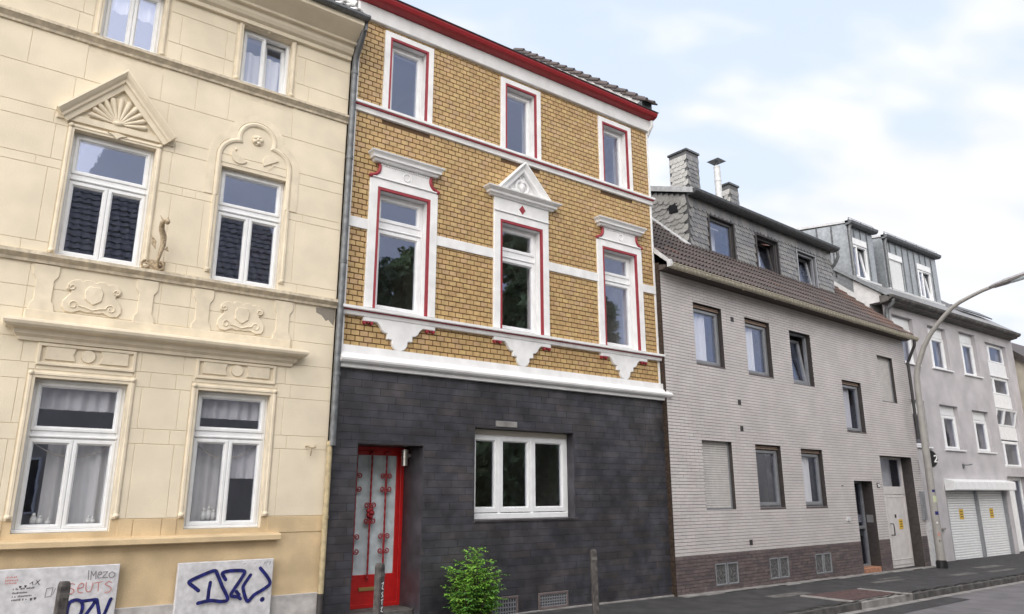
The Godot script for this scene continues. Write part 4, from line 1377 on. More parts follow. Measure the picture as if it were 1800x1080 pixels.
func grey_house() -> void:
	var H := thing("grey_tiled_house", "light grey tiled house with slate dormer, brown tiled roof and dark plinth", "house")
	var L := 10.80
	var a1 := R(1.01, 1.98, 4.23, 5.52)
	var a2 := R(2.82, 3.80, 4.21, 5.48)
	var a3 := R(4.62, 5.56, 4.20, 5.44)
	var a4 := R(6.90, 7.90, 3.20, 4.50)
	var a5 := R(9.02, 9.94, 4.14, 5.37)
	var c1 := R(1.02, 2.00, 1.44, 2.75)
	var c2 := R(2.83, 3.81, 1.43, 2.74)
	var c3 := R(4.63, 5.57, 1.43, 2.72)
	var door := R(6.93, 7.88, -0.4, 2.04)
	var gate := R(8.45, 10.32, -0.4, 2.69)
	var cell := [R(1.17, 1.90, 0.07, 0.465), R(3.0, 3.71, 0.06, 0.47), R(4.79, 5.48, 0.045, 0.465)]
	var holes := [a1, a2, a3, a4, a5, c1, c2, c3, door, gate] + cell
	var wl := MB.new()
	var rv := MB.new()
	var upper := []
	for h in holes:
		if h.end.y > 0.64:
			upper.append(h if h.position.y > 0.64 else R(h.position.x, h.end.x, 0.64, h.end.y))
	wall_holes(wl, null, R(0.0, L, 0.64, 6.02), upper, -0.008, -0.4)
	put("wall", wl, X.tile_joint, H)
	wl = MB.new()
	wall_holes(wl, null, R(0.0, L, -0.6, 0.64), cell + [R(6.93, 7.88, -0.4, 0.641), R(8.45, 10.32, -0.4, 0.641)], -0.0085, -0.4)
	put("wall", wl, X.base_joint, H)
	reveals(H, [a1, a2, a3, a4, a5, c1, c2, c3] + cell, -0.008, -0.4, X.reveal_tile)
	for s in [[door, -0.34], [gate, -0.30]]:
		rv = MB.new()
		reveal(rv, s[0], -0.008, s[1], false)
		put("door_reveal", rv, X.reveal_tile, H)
	var sides := MB.new()
	sides.box(0.004, 0.3, -0.6, 6.0, -8.0, -0.01)
	sides.box(L - 0.3, L - 0.004, -0.6, 6.0, -8.0, -0.41)
	sides.box(0.3, L - 0.3, -0.6, 6.0, -8.2, -7.9)
	for x in [0.02, L - 0.28]:
		sides.tri(Vector3(x, 6.0, -0.01), Vector3(x, 9.95, -4.1), Vector3(x, 6.0, -8.0))
		sides.tri(Vector3(x + 0.26, 6.0, -0.01), Vector3(x + 0.26, 6.0, -8.0), Vector3(x + 0.26, 9.95, -4.1))
	put("side_wall", sides, X.rust, H)
	rooms(H, 0.3, L - 0.3, [0.75, 3.0, 6.0], -1.25, -4.5, [2.4, 6.2])
	# tiles
	var keep := []
	for h in upper:
		keep.append(h)
	var tiles := bond(R(0.0, L, 0.645, 6.0), 0.246, 0.0525, 0.0075, func(row): return 0.127 * (row % 2), keep)
	lay(H, "wall_tile", tiles, Vector2(0.246, 0.0525), Vector2(0.0, 2.6), -0.0085, 0.0, 0.0025, [X.grey_tile0, X.grey_tile1, X.grey_tile2, X.grey_tile3, X.grey_tile4], X.grey_any)
	keep = [R(6.93, 7.88, -0.4, 0.7), R(8.45, 10.32, -0.4, 0.7)]
	for h in cell:
		keep.append(h)
	tiles = bond(R(0.0, L, -0.5, 0.635), 0.246, 0.052, 0.008, func(row): return 0.123 * (row % 2), keep)
	lay(H, "plinth_tile", tiles, Vector2(0.246, 0.052), Vector2(0.0, 0.4), -0.009, 0.004, 0.0025, [X.base_tile0, X.base_tile1, X.base_tile2, X.base_tile3], X.base_any, 240)
	# rusty strip between the two houses
	var l := MB.new()
	l.box(-0.02, 0.003, -0.5, 6.15, -0.1, 0.006)
	put("flashing_strip", l, X.rust, H)
	# windows
	var lw := [a1, a2, a4, c2, c3]
	for o in lw:
		var f := R(o.position.x, o.end.x, o.position.y, o.end.y)
		var w := window(H, f, -0.11, 0.05, 0.065, [[f.position.x + 0.04, f.end.x - 0.04, f.position.y + 0.06, f.end.y - 0.10]], X.alu)
		var s := MB.new()
		s.slab(f.position.x, f.end.x, f.position.y + 0.002, f.position.y + 0.03, -0.11, 0.006, 0.005)
		put("sill", s, X.base_tile3, w)
		for k in 2:
			s = MB.new()
			s.tube([Vector3(f.position.x + 0.02, f.end.y - 0.03 - k * 0.04, -0.085), Vector3(f.end.x - 0.02, f.end.y - 0.03 - k * 0.04, -0.085)], 0.02, 8)
			put("shutter_slat", s, X.shutter_brown, w)
	window(H, a3, -0.11, 0.05, 0.065, [[a3.position.x + 0.04, a3.end.x - 0.04, a3.position.y + 0.06, a3.end.y - 0.10, 7.0]], X.alu)
	curtain(H, 1.08, 1.62, 4.3, 5.4, -0.2, X.net)
	curtain(H, 2.9, 3.36, 4.3, 5.4, -0.2, X.net)
	curtain(H, 4.7, 5.2, 4.3, 5.3, -0.6, X.net)
	curtain(H, 7.0, 7.6, 3.3, 4.4, -0.2, X.blind, "blind")
	curtain(H, 4.72, 5.25, 1.5, 2.6, -0.2, X.net)
	curtain(H, 2.95, 3.3, 1.5, 2.1, -0.36, X.net)
	# closed roller shutters
	for s in [[a5, X.shutter_brown], [c1, X.shutter]]:
		var o: Rect2 = s[0]
		var sh := group_part("roller_shutter", H)
		var y := o.position.y + 0.03
		var k := 0
		while y < o.end.y - 0.005:
			var q := MB.new()
			q.mould([Vector2(-0.12, y), Vector2(-0.106, y + 0.004), Vector2(-0.104, y + 0.022), Vector2(-0.106, y + 0.040), Vector2(-0.12, y + 0.043)], o.position.x + 0.025, o.end.x - 0.025, -0.12)
			put("slat", q, X.shutter, sh)
			y += 0.045
			k += 1
		var fr := MB.new()
		fr.box(o.position.x, o.position.x + 0.03, o.position.y, o.end.y, -0.15, -0.085)
		fr.box(o.end.x - 0.03, o.end.x, o.position.y, o.end.y, -0.15, -0.085)
		fr.box(o.position.x + 0.03, o.end.x - 0.03, o.position.y, o.position.y + 0.03, -0.15, -0.08)
		put("guide_rail", fr, X.alu, sh)
		fr = MB.new()
		fr.box(o.position.x + 0.01, o.end.x - 0.01, o.position.y + 0.01, o.end.y, -0.18, -0.155)
		put("backing", fr, X.dark_frame, sh)
	# cellar windows
	for o in cell:
		var w := group_part("cellar_window", H)
		var xm: float = o.get_center().x
		for s in [[o.position.x, xm - 0.015], [xm + 0.015, o.end.x]]:
			l = MB.new()
			l.ring(s[0], s[1], o.position.y, o.end.y, 0.03, -0.04, 0.006, 0.006)
			put("frame", l, X.alu, w)
			l = MB.new()
			l.box(s[0] + 0.03, s[1] - 0.03, o.position.y + 0.03, o.end.y - 0.03, -0.03, -0.015)
			put("pane", l, X.frost_dark, w)
	# door with step and bell plate
	var d := group_part("door", H)
	l = MB.new()
	l.ring(6.93, 7.88, 0.02, 2.04, 0.06, -0.80, -0.73, 0.006)
	l.slab(6.99, 7.82, 0.9, 0.97, -0.80, -0.735, 0.005)
	put("frame", l, X.alu, d)
	l = MB.new()
	l.box(6.98, 7.83, 0.97, 1.99, -0.78, -0.76)
	l.box(6.98, 7.83, 0.08, 0.90, -0.78, -0.76)
	put("pane", l, X.glass, d)
	l = MB.new()
	l.box(6.94, 7.87, 0.0, 2.04, -1.2, -1.1)
	put("backing", l, X.dark_frame, d)
	l = MB.new()
	l.slab(6.931, 7.879, -0.4, 0.03, -0.74, -0.02, 0.01)
	put("door_step", l, X.terracotta, H)
	l = MB.new()
	l.box(7.868, 7.879, 1.05, 1.23, -0.24, -0.08)
	put("bell_plate", l, X.steel, H)
	l = MB.new()
	l.slab(8.10, 8.24, 1.88, 2.0, -0.001, 0.012, 0.003)
	put("number_plate", l, X.dark_frame, H)
	for q in [["1", 8.145], ["1", 8.175], ["6", 8.207]]:
		var t := text_mesh(q[0], 0.075, 0.003)
		var o := put("numeral", t, X.white_print, H)
		o.position = Vector3(q[1], 1.94, 0.0135)
	l = MB.new()
	l.slab(6.36, 6.52, 1.12, 1.2, -0.001, 0.03, 0.004)
	put("letter_flap", l, X.sheet_white, H)
	l = MB.new()
	l.slab(6.30, 6.36, 1.91, 1.93, -0.001, 0.02, 0.003)
	put("bell_push", l, X.dark_frame, H)
	for p in [[2.35, 5.35], [2.38, 3.58], [2.39, 3.04], [2.40, 0.80]]:
		l = MB.new()
		l.ring(p[0] - 0.052, p[0] + 0.052, p[1] - 0.052, p[1] + 0.052, 0.014, -0.002, 0.007, 0.002)
		l.box(p[0] - 0.04, p[0] + 0.04, p[1] - 0.04, p[1] + 0.04, -0.003, 0.002)
		put("vent_cover", l, X.dark_frame, H)
	# wide entrance: fanlight, side panel and grey metal door
	d.position.z = 0.46
	var g := group_part("entrance_gate", H)
	l = MB.new()
	l.ring(8.45, 10.32, -0.12, 2.69, 0.06, -0.62, -0.54, 0.006)
	l.slab(8.51, 10.26, 1.72, 1.92, -0.62, -0.53, 0.006)
	l.slab(8.86, 8.91, 1.92, 2.63, -0.62, -0.545, 0.004)
	l.slab(9.02, 9.06, -0.06, 1.72, -0.62, -0.535, 0.004)
	put("frame", l, X.door_grey, g)
	l = MB.new()
	l.slab(8.51, 9.02, -0.06, 1.72, -0.60, -0.55, 0.004)
	l.slab(8.51, 8.86, 1.92, 2.63, -0.60, -0.55, 0.004)
	put("side_panel", l, X.door_grey, g)
	l = MB.new()
	l.slab(9.07, 10.25, -0.05, 1.71, -0.60, -0.535, 0.006)
	l.ring(9.12, 10.20, 0.08, 1.66, 0.02, -0.54, -0.525, 0.004)
	put("leaf", l, X.door_grey, g)
	l = MB.new()
	l.box(8.9, 10.26, 1.92, 2.63, -0.59, -0.575)
	put("pane", l, X.glass, g)
	l = MB.new()
	l.box(8.5, 10.3, 1.7, 2.68, -0.9, -0.85)
	put("backing", l, X.net, g)
	l = MB.new()
	l.tube([Vector3(9.17, 0.98, -0.52), Vector3(9.17, 0.98, -0.44), Vector3(9.14, 0.84, -0.42), Vector3(9.17, 0.70, -0.44), Vector3(9.17, 0.70, -0.52)], 0.014, 8)
	put("handle", l, X.dark_frame, g)
	l = MB.new()
	l.slab(9.70, 9.92, 0.83, 1.08, -0.536, -0.528, 0.001)
	var st := put("sticker", l, X.yellow_print, g)
	for k in 3:
		l = MB.new()
		l.box(9.74, 9.88, 0.89 + k * 0.06, 0.91 + k * 0.06, -0.529, -0.5265)
		put("print_line", l, X.ink_black, st)
	for p in [[9.5, 1.12, X.ink_black], [9.72, 1.12, X.sheet_white], [9.86, 1.12, X.sheet_white]]:
		l = MB.new()
		l.slab(p[0], p[0] + 0.09, p[1], p[1] + 0.09, -0.536, -0.529, 0.001)
		put("sticker", l, p[2], g)
	g.position.z = 0.26
	# meter cabinet pillar beside the entrance
	l = MB.new()
	l.slab(10.50, 10.72, 1.05, 1.80, -0.001, 0.06, 0.008)
	put("meter_box", l, X.alu, H)
	l = MB.new()
	l.slab(10.66, 10.82, -0.4, 0.86, -0.001, 0.09, 0.008)
	put("meter_pillar", l, X.sheet_white, H)
	l = MB.new()
	l.slab(10.65, 10.83, 0.78, 0.98, -0.001, 0.10, 0.008)
	put("meter_cap", l, X.sheet_white, H)
	# eaves: soffit, gutter with lichen, downpipe
	l = MB.new()
	l.mould([Vector2(-0.009, 5.985), Vector2(0.10, 5.99), Vector2(0.17, 6.01), Vector2(0.18, 6.06), Vector2(-0.009, 6.10)], -0.02, L + 0.1, -0.009)
	put("soffit", l, X.soffit, H)
	var seg := 9
	for k in seg:
		l = MB.new()
		var xa := -0.06 + (L + 0.24) * k / seg
		var xb := -0.06 + (L + 0.24) * (k + 1) / seg - 0.012
		var pts := []
		for i in 11:
			var a := PI + PI * i / 10.0
			pts.append(Vector2(0.315 + 0.072 * -cos(a) * -1.0, 6.035 + 0.082 * sin(a)))
		for i in 10:
			var p: Vector2 = pts[i]
			var q: Vector2 = pts[i + 1]
			l.quad(Vector3(xa, p.y, p.x), Vector3(xb, p.y, p.x), Vector3(xb, q.y, q.x), Vector3(xa, q.y, q.x))
			l.quad(Vector3(xb, p.y + 0.006, p.x), Vector3(xa, p.y + 0.006, p.x), Vector3(xa, q.y + 0.006, q.x), Vector3(xb, q.y + 0.006, q.x))
		l.tube([Vector3(xa, 6.04, 0.388), Vector3(xb, 6.04, 0.388)], 0.011, 6)
		l.tube([Vector3(xb - 0.02, 5.952, 0.315), Vector3(xb + 0.014, 5.952, 0.315)], 0.016, 6)
		put("gutter_length", l, X.lichen_zinc, H)
	l = MB.new()
	l.tube([Vector3(L - 0.02, 5.97, 0.32), Vector3(L - 0.02, 5.86, 0.32), Vector3(L - 0.01, 5.80, 0.30), Vector3(L + 0.02, 5.45, 0.10), Vector3(L + 0.03, 5.36, 0.05), Vector3(L + 0.03, 3.2, 0.05)], 0.042, 10)
	put("downpipe", l, X.pipe_dark, H)
	l = MB.new()
	l.xf = Transform3D(Basis(Vector3(0, 0, -1), Vector3(0, 1, 0), Vector3(1, 0, 0)), Vector3(-0.03, 0, 0))
	l.plate([Vector2(-0.30, 6.04), Vector2(-0.30, 6.12), Vector2(0.9, 7.22), Vector2(0.9, 7.06)], -0.02, 0.03)
	put("verge_board", l, X.sheet_white, H)
	l = MB.new()
	l.xf = Transform3D(Basis(Vector3(0, 0, -1), Vector3(0, 1, 0), Vector3(1, 0, 0)), Vector3(-0.05, 0, 0))
	l.box(-0.33, -0.24, 5.99, 6.13, -0.01, 0.06)
	put("gutter_end", l, X.sheet_white, H)
	# roof under the tiles
	var k0 := 0.92
	l = MB.new()
	l.quad(Vector3(-0.02, 6.05, 0.27), Vector3(L + 0.05, 6.05, 0.27), Vector3(L + 0.05, 6.05 + 4.4 * k0, -4.13), Vector3(-0.02, 6.05 + 4.4 * k0, -4.13))
	l.quad(Vector3(L + 0.05, 6.0, -8.6), Vector3(-0.02, 6.0, -8.6), Vector3(-0.02, 6.05 + 4.4 * k0, -4.13), Vector3(L + 0.05, 6.05 + 4.4 * k0, -4.13))
	put("roof", l, X.roof_tile2, H)
	var tw := 0.24
	var tl := MB.new()
	wave_tile(tl, tw, 0.40, 2)
	var tm := tl.mesh()
	var slope := atan(k0)
	var rest := MB.new()
	var count := 0
	for row in 17:
		var n := int((L + 0.1) / tw)
		for k in n:
			var x := -0.02 + k * tw
			var s := row * 0.335
			var y := 6.075 + s * sin(slope)
			var z := 0.30 - s * cos(slope)
			if x + tw * 0.6 > 2.46 and x + tw * 0.4 < 9.15 and z < -1.02:
				continue
			var red := x > 9.15 and rng.randf() < 0.75 or rng.randf() < 0.008
			var xf := Transform3D(Basis(Vector3.RIGHT, -(PI / 2 - slope)), Vector3(x, y, z + rng.randf_range(-0.004, 0.004)))
			if count < 300:
				var o := put("roof_tile", tm, X["roof_red%d" % (rng.randi() % 2)] if red else X["roof_tile%d" % (rng.randi() % 4)], H)
				o.transform = xf
				count += 1
			else:
				rest.xf = xf
				rest.col = Color(0.2, 0.09, 0.06) if red else Color(0.12, 0.08, 0.07)
				wave_tile(rest, tw, 0.40, 2)
	put("roof_tile", rest, X.roof_any, H, "stuff")
	dormer(H, L)
	rebase(H, Vector3(5.4, 0, 0))
	var b := Basis(Vector3.UP, 0.055)
	H.transform = Transform3D(b, Vector3(10.43, 0, 0.1) + b * Vector3(5.4, 0, 0))

func dormer(H: Node, L: float) -> void:
	var D := group_part("dormer", H)
	var zf := -1.0
	var x0 := 2.46
	var x1 := 9.15
	var y0 := 7.15
	var y1 := 8.60
	var wins := [R(3.20, 4.20, 7.28, 8.23), R(5.20, 6.20, 7.27, 8.21), R(7.18, 8.14, 7.24, 8.20)]
	var wl := MB.new()
	wall_holes(wl, wl, R(x0, x1, y0, y1), wins, zf, zf - 0.2)
	# cheeks follow the main roof below and the dormer roof above
	for s in [[x0, false], [x1, true]]:
		var x: float = s[0]
		var a := Vector3(x, 7.2, zf)
		var b := Vector3(x, 8.6, zf)
		var c := Vector3(x, 9.5, -3.44)
		if s[1]:
			wl.tri(a, c, b)
		else:
			wl.tri(a, b, c)
	put("dormer_wall", wl, X.slate_back, H)
	# roof of the dormer with sheet metal verge
	var l := MB.new()
	l.quad(Vector3(x0 - 0.06, 8.66, zf + 0.18), Vector3(x1 + 0.06, 8.66, zf + 0.18), Vector3(x1 + 0.06, 9.62, -3.5), Vector3(x0 - 0.06, 9.62, -3.5))
	l.quad(Vector3(x1 + 0.06, 8.60, zf + 0.18), Vector3(x0 - 0.06, 8.60, zf + 0.18), Vector3(x0 - 0.06, 9.56, -3.5), Vector3(x1 + 0.06, 9.56, -3.5))
	put("dormer_roof", l, X.zinc_dark, H)
	l = MB.new()
	l.xf = Transform3D(Basis(Vector3(0, 0, -1), Vector3(0, 1, 0), Vector3(1, 0, 0)), Vector3(x0 - 0.07, 0, 0))
	l.plate([Vector2(0.82, 8.57), Vector2(3.5, 9.53), Vector2(3.5, 9.67), Vector2(0.82, 8.70)], -0.012, 0.02)
	put("verge_sheet", l, X.sheet_white, H)
	l = MB.new()
	l.mould([Vector2(zf, 8.57), Vector2(zf + 0.16, 8.55), Vector2(zf + 0.22, 8.57), Vector2(zf + 0.27, 8.61), Vector2(zf + 0.285, 8.66), Vector2(zf + 0.27, 8.68), Vector2(zf, 8.69)], x0 - 0.04, x1 + 0.04, zf)
	put("dormer_gutter", l, X.zinc_dark, H)
	l = MB.new()
	l.tube([Vector3(x1 + 0.02, 8.56, zf + 0.2), Vector3(x1 + 0.03, 8.40, zf + 0.2), Vector3(x1 + 0.05, 8.28, zf + 0.12), Vector3(x1 + 0.05, 8.05, zf - 0.1), Vector3(x1 + 0.05, 7.9, zf - 0.35)], 0.045, 10)
	put("downpipe", l, X.pipe, H)
	# slates: left cheek, header row, front
	var side := Transform3D(Basis(Vector3(0, 0, 1), Vector3(0, 1, 0), Vector3(-1, 0, 0)), Vector3(x0, 0, 0))
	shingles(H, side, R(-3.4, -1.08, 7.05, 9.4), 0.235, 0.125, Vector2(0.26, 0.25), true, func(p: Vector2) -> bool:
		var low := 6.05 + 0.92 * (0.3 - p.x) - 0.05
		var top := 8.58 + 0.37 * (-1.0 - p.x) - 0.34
		return p.x < -1.08 and p.y > low and p.y < top and not (absf(p.x + 1.42) < 0.12 and absf(p.y + 0.14 - 8.36) < 0.09), "shingle", "lit_slate")  # left cheek: brightness of its lit side is in the slate colour
	shingles(H, Transform3D(Basis.IDENTITY, Vector3(0, 0, zf + 0.006)), R(x0 + 0.08, x1 - 0.05, 8.27, 8.45), 0.166, 0.5, Vector2(0.17, 0.34), false, func(p: Vector2) -> bool: return p.x < x1 - 0.05)
	shingles(H, Transform3D(Basis.IDENTITY, Vector3(0, 0, zf)), R(x0 + 0.07, x1 - 0.05, 7.10, 8.24), 0.132, 0.118, Vector2(0.14, 0.18), false, func(p: Vector2) -> bool:
		for w in wins:
			if p.x > w.position.x - 0.07 and p.x < w.end.x + 0.07 and p.y > w.position.y - 0.18 and p.y < w.end.y + 0.03:
				return false
		return p.x < x1 - 0.05)
	var one := MB.new()
	add_shingle(one, 0.16, 0.30, false)
	var tm := one.mesh()
	var sl := Transform3D(Basis(Vector3(0, 0, 1), Vector3(0, 1, 0), Vector3(-1, 0, 0)), Vector3(x0 - 0.01, 0, 0))
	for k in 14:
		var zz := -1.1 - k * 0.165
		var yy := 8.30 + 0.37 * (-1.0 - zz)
		var o := put("shingle", tm, X["lit_slate%d" % (rng.randi() % 4)], H)
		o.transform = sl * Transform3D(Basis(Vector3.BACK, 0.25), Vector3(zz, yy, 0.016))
	l = MB.new()
	l.box(x0 - 0.03, x0 + 0.01, 8.27, 8.47, -1.55, -1.30)
	put("vent_hole", l, X.black_paint, H)
	# lead flashing where the dormer meets the tiles
	l = MB.new()
	l.slab(x0 - 0.06, x1 + 0.1, 7.12, 7.20, zf, zf + 0.035, 0.01)
	put("lead_flashing", l, X.zinc, H)
	l = MB.new()
	for k in 8:
		var s := k * 0.3
		l.xf = Transform3D(Basis(Vector3.RIGHT, -(PI / 2 - atan(0.92))), Vector3(x0 - 0.22, 7.29 + s * 0.677, zf - s * 0.736))
		l.slab(0.0, 0.2, 0.0, 0.29, 0.02, 0.055, 0.012)
	put("lead_flashing", l, X.sheet_white, H)
	# windows
	window(H, wins[0], zf - 0.03, 0.06, 0.06, [[3.23, 4.17, 7.31, 8.20]], X.dark_frame)
	window(H, wins[1], zf - 0.05, 0.06, 0.06, [[5.23, 6.17, 7.30, 8.18, 9.0]], X.dark_frame)
	window(H, wins[2], zf - 0.03, 0.06, 0.06, [[7.21, 8.11, 7.27, 8.17, 9.0]], X.alu)
	for o in wins:
		l = MB.new()
		l.ring(o.position.x - 0.04, o.end.x + 0.04, o.position.y - 0.04, o.end.y + 0.05, 0.045, zf - 0.01, zf + 0.045, 0.006)
		put("window_casing", l, X.dark_frame if o != wins[2] else X.alu, H)
	for o in wins:
		curtain(H, o.position.x + 0.05, o.end.x - 0.1, o.position.y, o.end.y - 0.05, zf - 0.45, X.net)
	l = MB.new()
	l.box(x0 + 0.1, x1 - 0.1, 7.0, 8.6, -2.4, -2.3)
	put("interior", l, X.interior, H)
	# chimneys and flue
	for c in [[5.27, 5.83, -3.62, -3.0, 8.5, 11.40, 0.155], [7.33, 7.79, -3.26, -3.0, 8.5, 10.92, 0.155]]:
		var ch := group_part("chimney", H)
		l = MB.new()
		l.box(c[0], c[1], c[4], c[5], c[2], c[3])
		put("core", l, X.slate_back, ch)
		l = MB.new()
		l.slab(c[0] - 0.035, c[1] + 0.035, c[5], c[5] + 0.06, c[2] - 0.035, c[3] + 0.035, 0.0)
		l.box(c[0] - 0.035, c[1] + 0.035, c[5], c[5] + 0.055, c[2] - 0.035, c[3] + 0.03)
		put("cap", l, X.zinc_dark, ch)
		var low: float = 9.55
		var wd: float = c[1] - c[0]
		var dp: float = c[3] - c[2]
		var nx := maxi(2, int(round(wd / 0.14)))
		var nz := maxi(1, int(round(dp / 0.14)))
		var top: float = c[5] - 0.21
		shingles(ch, Transform3D(Basis.IDENTITY, Vector3(0, 0, c[3])), R(c[0] + wd / nx / 2, c[1] - 0.02, low, top), wd / nx, 0.13, Vector2(wd / nx * 1.02, 0.18), false, func(p: Vector2) -> bool: return p.x < c[1] - wd / nx * 0.3, "slate_piece")
		shingles(ch, Transform3D(Basis(Vector3(0, 0, 1), Vector3(0, 1, 0), Vector3(-1, 0, 0)), Vector3(c[0], 0, 0)), R(c[2] + dp / nz / 2, c[3] - 0.02, low, top), dp / nz, 0.13, Vector2(dp / nz * 1.02, 0.18), false, func(p: Vector2) -> bool: return p.x < c[3] - dp / nz * 0.3, "slate_piece", "lit_slate")  # left face gets the lighter slate, its sky sheen painted in
	var f := group_part("flue", H)
	l = MB.new()
	l.tube([Vector3(6.0, 8.6, -2.5), Vector3(6.0, 10.92, -2.5)], 0.095, 20)
	for y in [9.9, 10.45]:
		l.tube([Vector3(6.0, y, -2.5), Vector3(6.0, y + 0.03, -2.5)], 0.102, 20)
	put("flue_pipe", l, X.sheet_white, f)
	l = MB.new()
	l.tube([Vector3(6.0, 10.9, -2.5), Vector3(6.0, 11.12, -2.5)], 0.03, 8)
	put("stem", l, X.zinc_dark, f)
	l = MB.new()
	var t := Vector3(6.0, 11.20, -2.5)
	var e := 0.20
	var q := [Vector3(6.0 - e, 11.07, -2.5 + e), Vector3(6.0 + e, 11.07, -2.5 + e), Vector3(6.0 + e, 11.07, -2.5 - e), Vector3(6.0 - e, 11.07, -2.5 - e)]
	for i in 4:
		l.tri(q[i], q[(i + 1) % 4], t)
	l.quad(q[3], q[2], q[1], q[0])
	put("cowl", l, X.zinc, f)

func text_mesh(s: String, h: float, depth: float) -> TextMesh:
	var t := TextMesh.new()
	var f := SystemFont.new()
	f.font_names = PackedStringArray(["Droid Sans"])
	f.font_weight = 700
	t.font = f
	t.text = s
	t.font_size = 64
	t.pixel_size = h / 47.0
	t.depth = depth
	return t

# ---------------------------------------------------------------- grey rendered house with zinc dormers
func zinc_box(H: Node, x0: float, x1: float, wins: Array, called := "dormer") -> void:
	var D := group_part(called, H)
	var zf := -0.8
	var y0 := 8.25
	var y1 := 10.02
	var l := MB.new()
	wall_holes(l, l, R(x0, x1, y0 - 0.5, y1), wins, zf - 0.006, zf - 0.2)
	for s in [[x0, false], [x1, true]]:
		var a := Vector3(s[0], y0 - 0.5, zf - 0.006)
		var b := Vector3(s[0], y1, zf - 0.006)
		var c := Vector3(s[0], y1 + 0.42, -3.9)
		if s[1]:
			l.tri(a, c, b)
		else:
			l.tri(a, b, c)
	put("wall", l, X.zinc, D)
	l = MB.new()
	l.quad(Vector3(x0 - 0.05, y1 + 0.07, zf + 0.1), Vector3(x1 + 0.05, y1 + 0.07, zf + 0.1), Vector3(x1 + 0.05, y1 + 0.55, -3.9), Vector3(x0 - 0.05, y1 + 0.55, -3.9))
	l.quad(Vector3(x1 + 0.05, y1, zf + 0.1), Vector3(x0 - 0.05, y1, zf + 0.1), Vector3(x0 - 0.05, y1 + 0.48, -3.9), Vector3(x1 + 0.05, y1 + 0.48, -3.9))
	l.quad(Vector3(x0 - 0.05, y1, zf + 0.1), Vector3(x0 - 0.05, y1 + 0.07, zf + 0.1), Vector3(x0 - 0.05, y1 + 0.55, -3.9), Vector3(x0 - 0.05, y1 + 0.48, -3.9))
	put("roof", l, X.sheet_white, D)
	l = MB.new()
	l.mould([Vector2(zf, y1 - 0.05), Vector2(zf + 0.14, y1 - 0.06), Vector2(zf + 0.2, y1 - 0.02), Vector2(zf + 0.22, y1 + 0.06), Vector2(zf, y1 + 0.09)], x0 - 0.05, x1 + 0.05, zf)
	put("gutter", l, X.zinc_dark, D)
	# standing seam panels on the front
	var n := int(round((x1 - x0) / 0.42))
	for i in n:
		var a := lerpf(x0, x1, float(i) / n)
		var b := lerpf(x0, x1, float(i + 1) / n)
		for r in minus(R(a + 0.004, b - 0.004, y0 - 0.1, y1 - 0.06), wins, 0.03):
			l = MB.new()
			l.slab(r.position.x, r.end.x, r.position.y, r.end.y, zf - 0.006, zf + rng.randf_range(0.001, 0.003), 0.002)
			put("zinc_panel", l, X.zinc, D)
		if i > 0:
			for r in minus(R(a - 0.012, a + 0.012, y0 - 0.1, y1 - 0.06), wins, 0.01):
				l = MB.new()
				l.slab(r.position.x, r.end.x, r.position.y, r.end.y, zf - 0.006, zf + 0.03, 0.004)
				put("seam", l, X.zinc_dark, D)
	# and on the left cheek
	for i in 6:
		var za := zf - 0.02 - i * 0.5
		var zb := za - 0.48
		var ta := y1 - 0.02 + (zf - za) * 0.135
		var tb := y1 - 0.02 + (zf - zb) * 0.135
		var ba := 8.0 + (zf - za) * 0.75
		var bb := 8.0 + (zf - zb) * 0.75
		l = MB.new()
		l.xf = Transform3D(Basis(Vector3(0, 0, -1), Vector3(0, 1, 0), Vector3(1, 0, 0)), Vector3(x0 - 0.005, 0, 0))
		l.plate([Vector2(-za, ba), Vector2(-zb, bb), Vector2(-zb, tb), Vector2(-za, ta)], -0.006, 0.004)
		put("zinc_panel", l, X.zinc, D)
		l = MB.new()
		l.xf = Transform3D(Basis(Vector3(0, 0, -1), Vector3(0, 1, 0), Vector3(1, 0, 0)), Vector3(x0 - 0.005, 0, 0))
		l.plate([Vector2(-zb - 0.02, bb), Vector2(-zb + 0.02, bb), Vector2(-zb + 0.02, tb), Vector2(-zb - 0.02, tb)], -0.035, 0.0)
		put("seam", l, X.zinc_dark, D)
	l = MB.new()
	l.tube([Vector3(x0 + 0.05, y1, zf + 0.12), Vector3(x0 + 0.05, y1 - 0.2, zf + 0.06), Vector3(x0 + 0.05, 8.2, zf + 0.06)], 0.05, 8)
	put("downpipe", l, X.pipe, D)
	for i in int((x1 - x0) / 0.75) + 1:
		l = MB.new()
		var x := x0 + 0.1 + i * 0.75
		l.tube([Vector3(x, y1 + 0.05, zf + 0.05), Vector3(x, y1 + 0.22, zf + 0.05)], 0.014, 5)
		l.box(x - 0.03, x + 0.03, y1 + 0.12, y1 + 0.16, zf + 0.03, zf + 0.07)
		put("lightning_post", l, X.zinc_dark, D)
	l = MB.new()
	l.tube([Vector3(x0 + 0.1, y1 + 0.22, zf + 0.05), Vector3(x1, y1 + 0.22, zf + 0.05)], 0.008, 5)
	put("lightning_wire", l, X.zinc_dark, D)

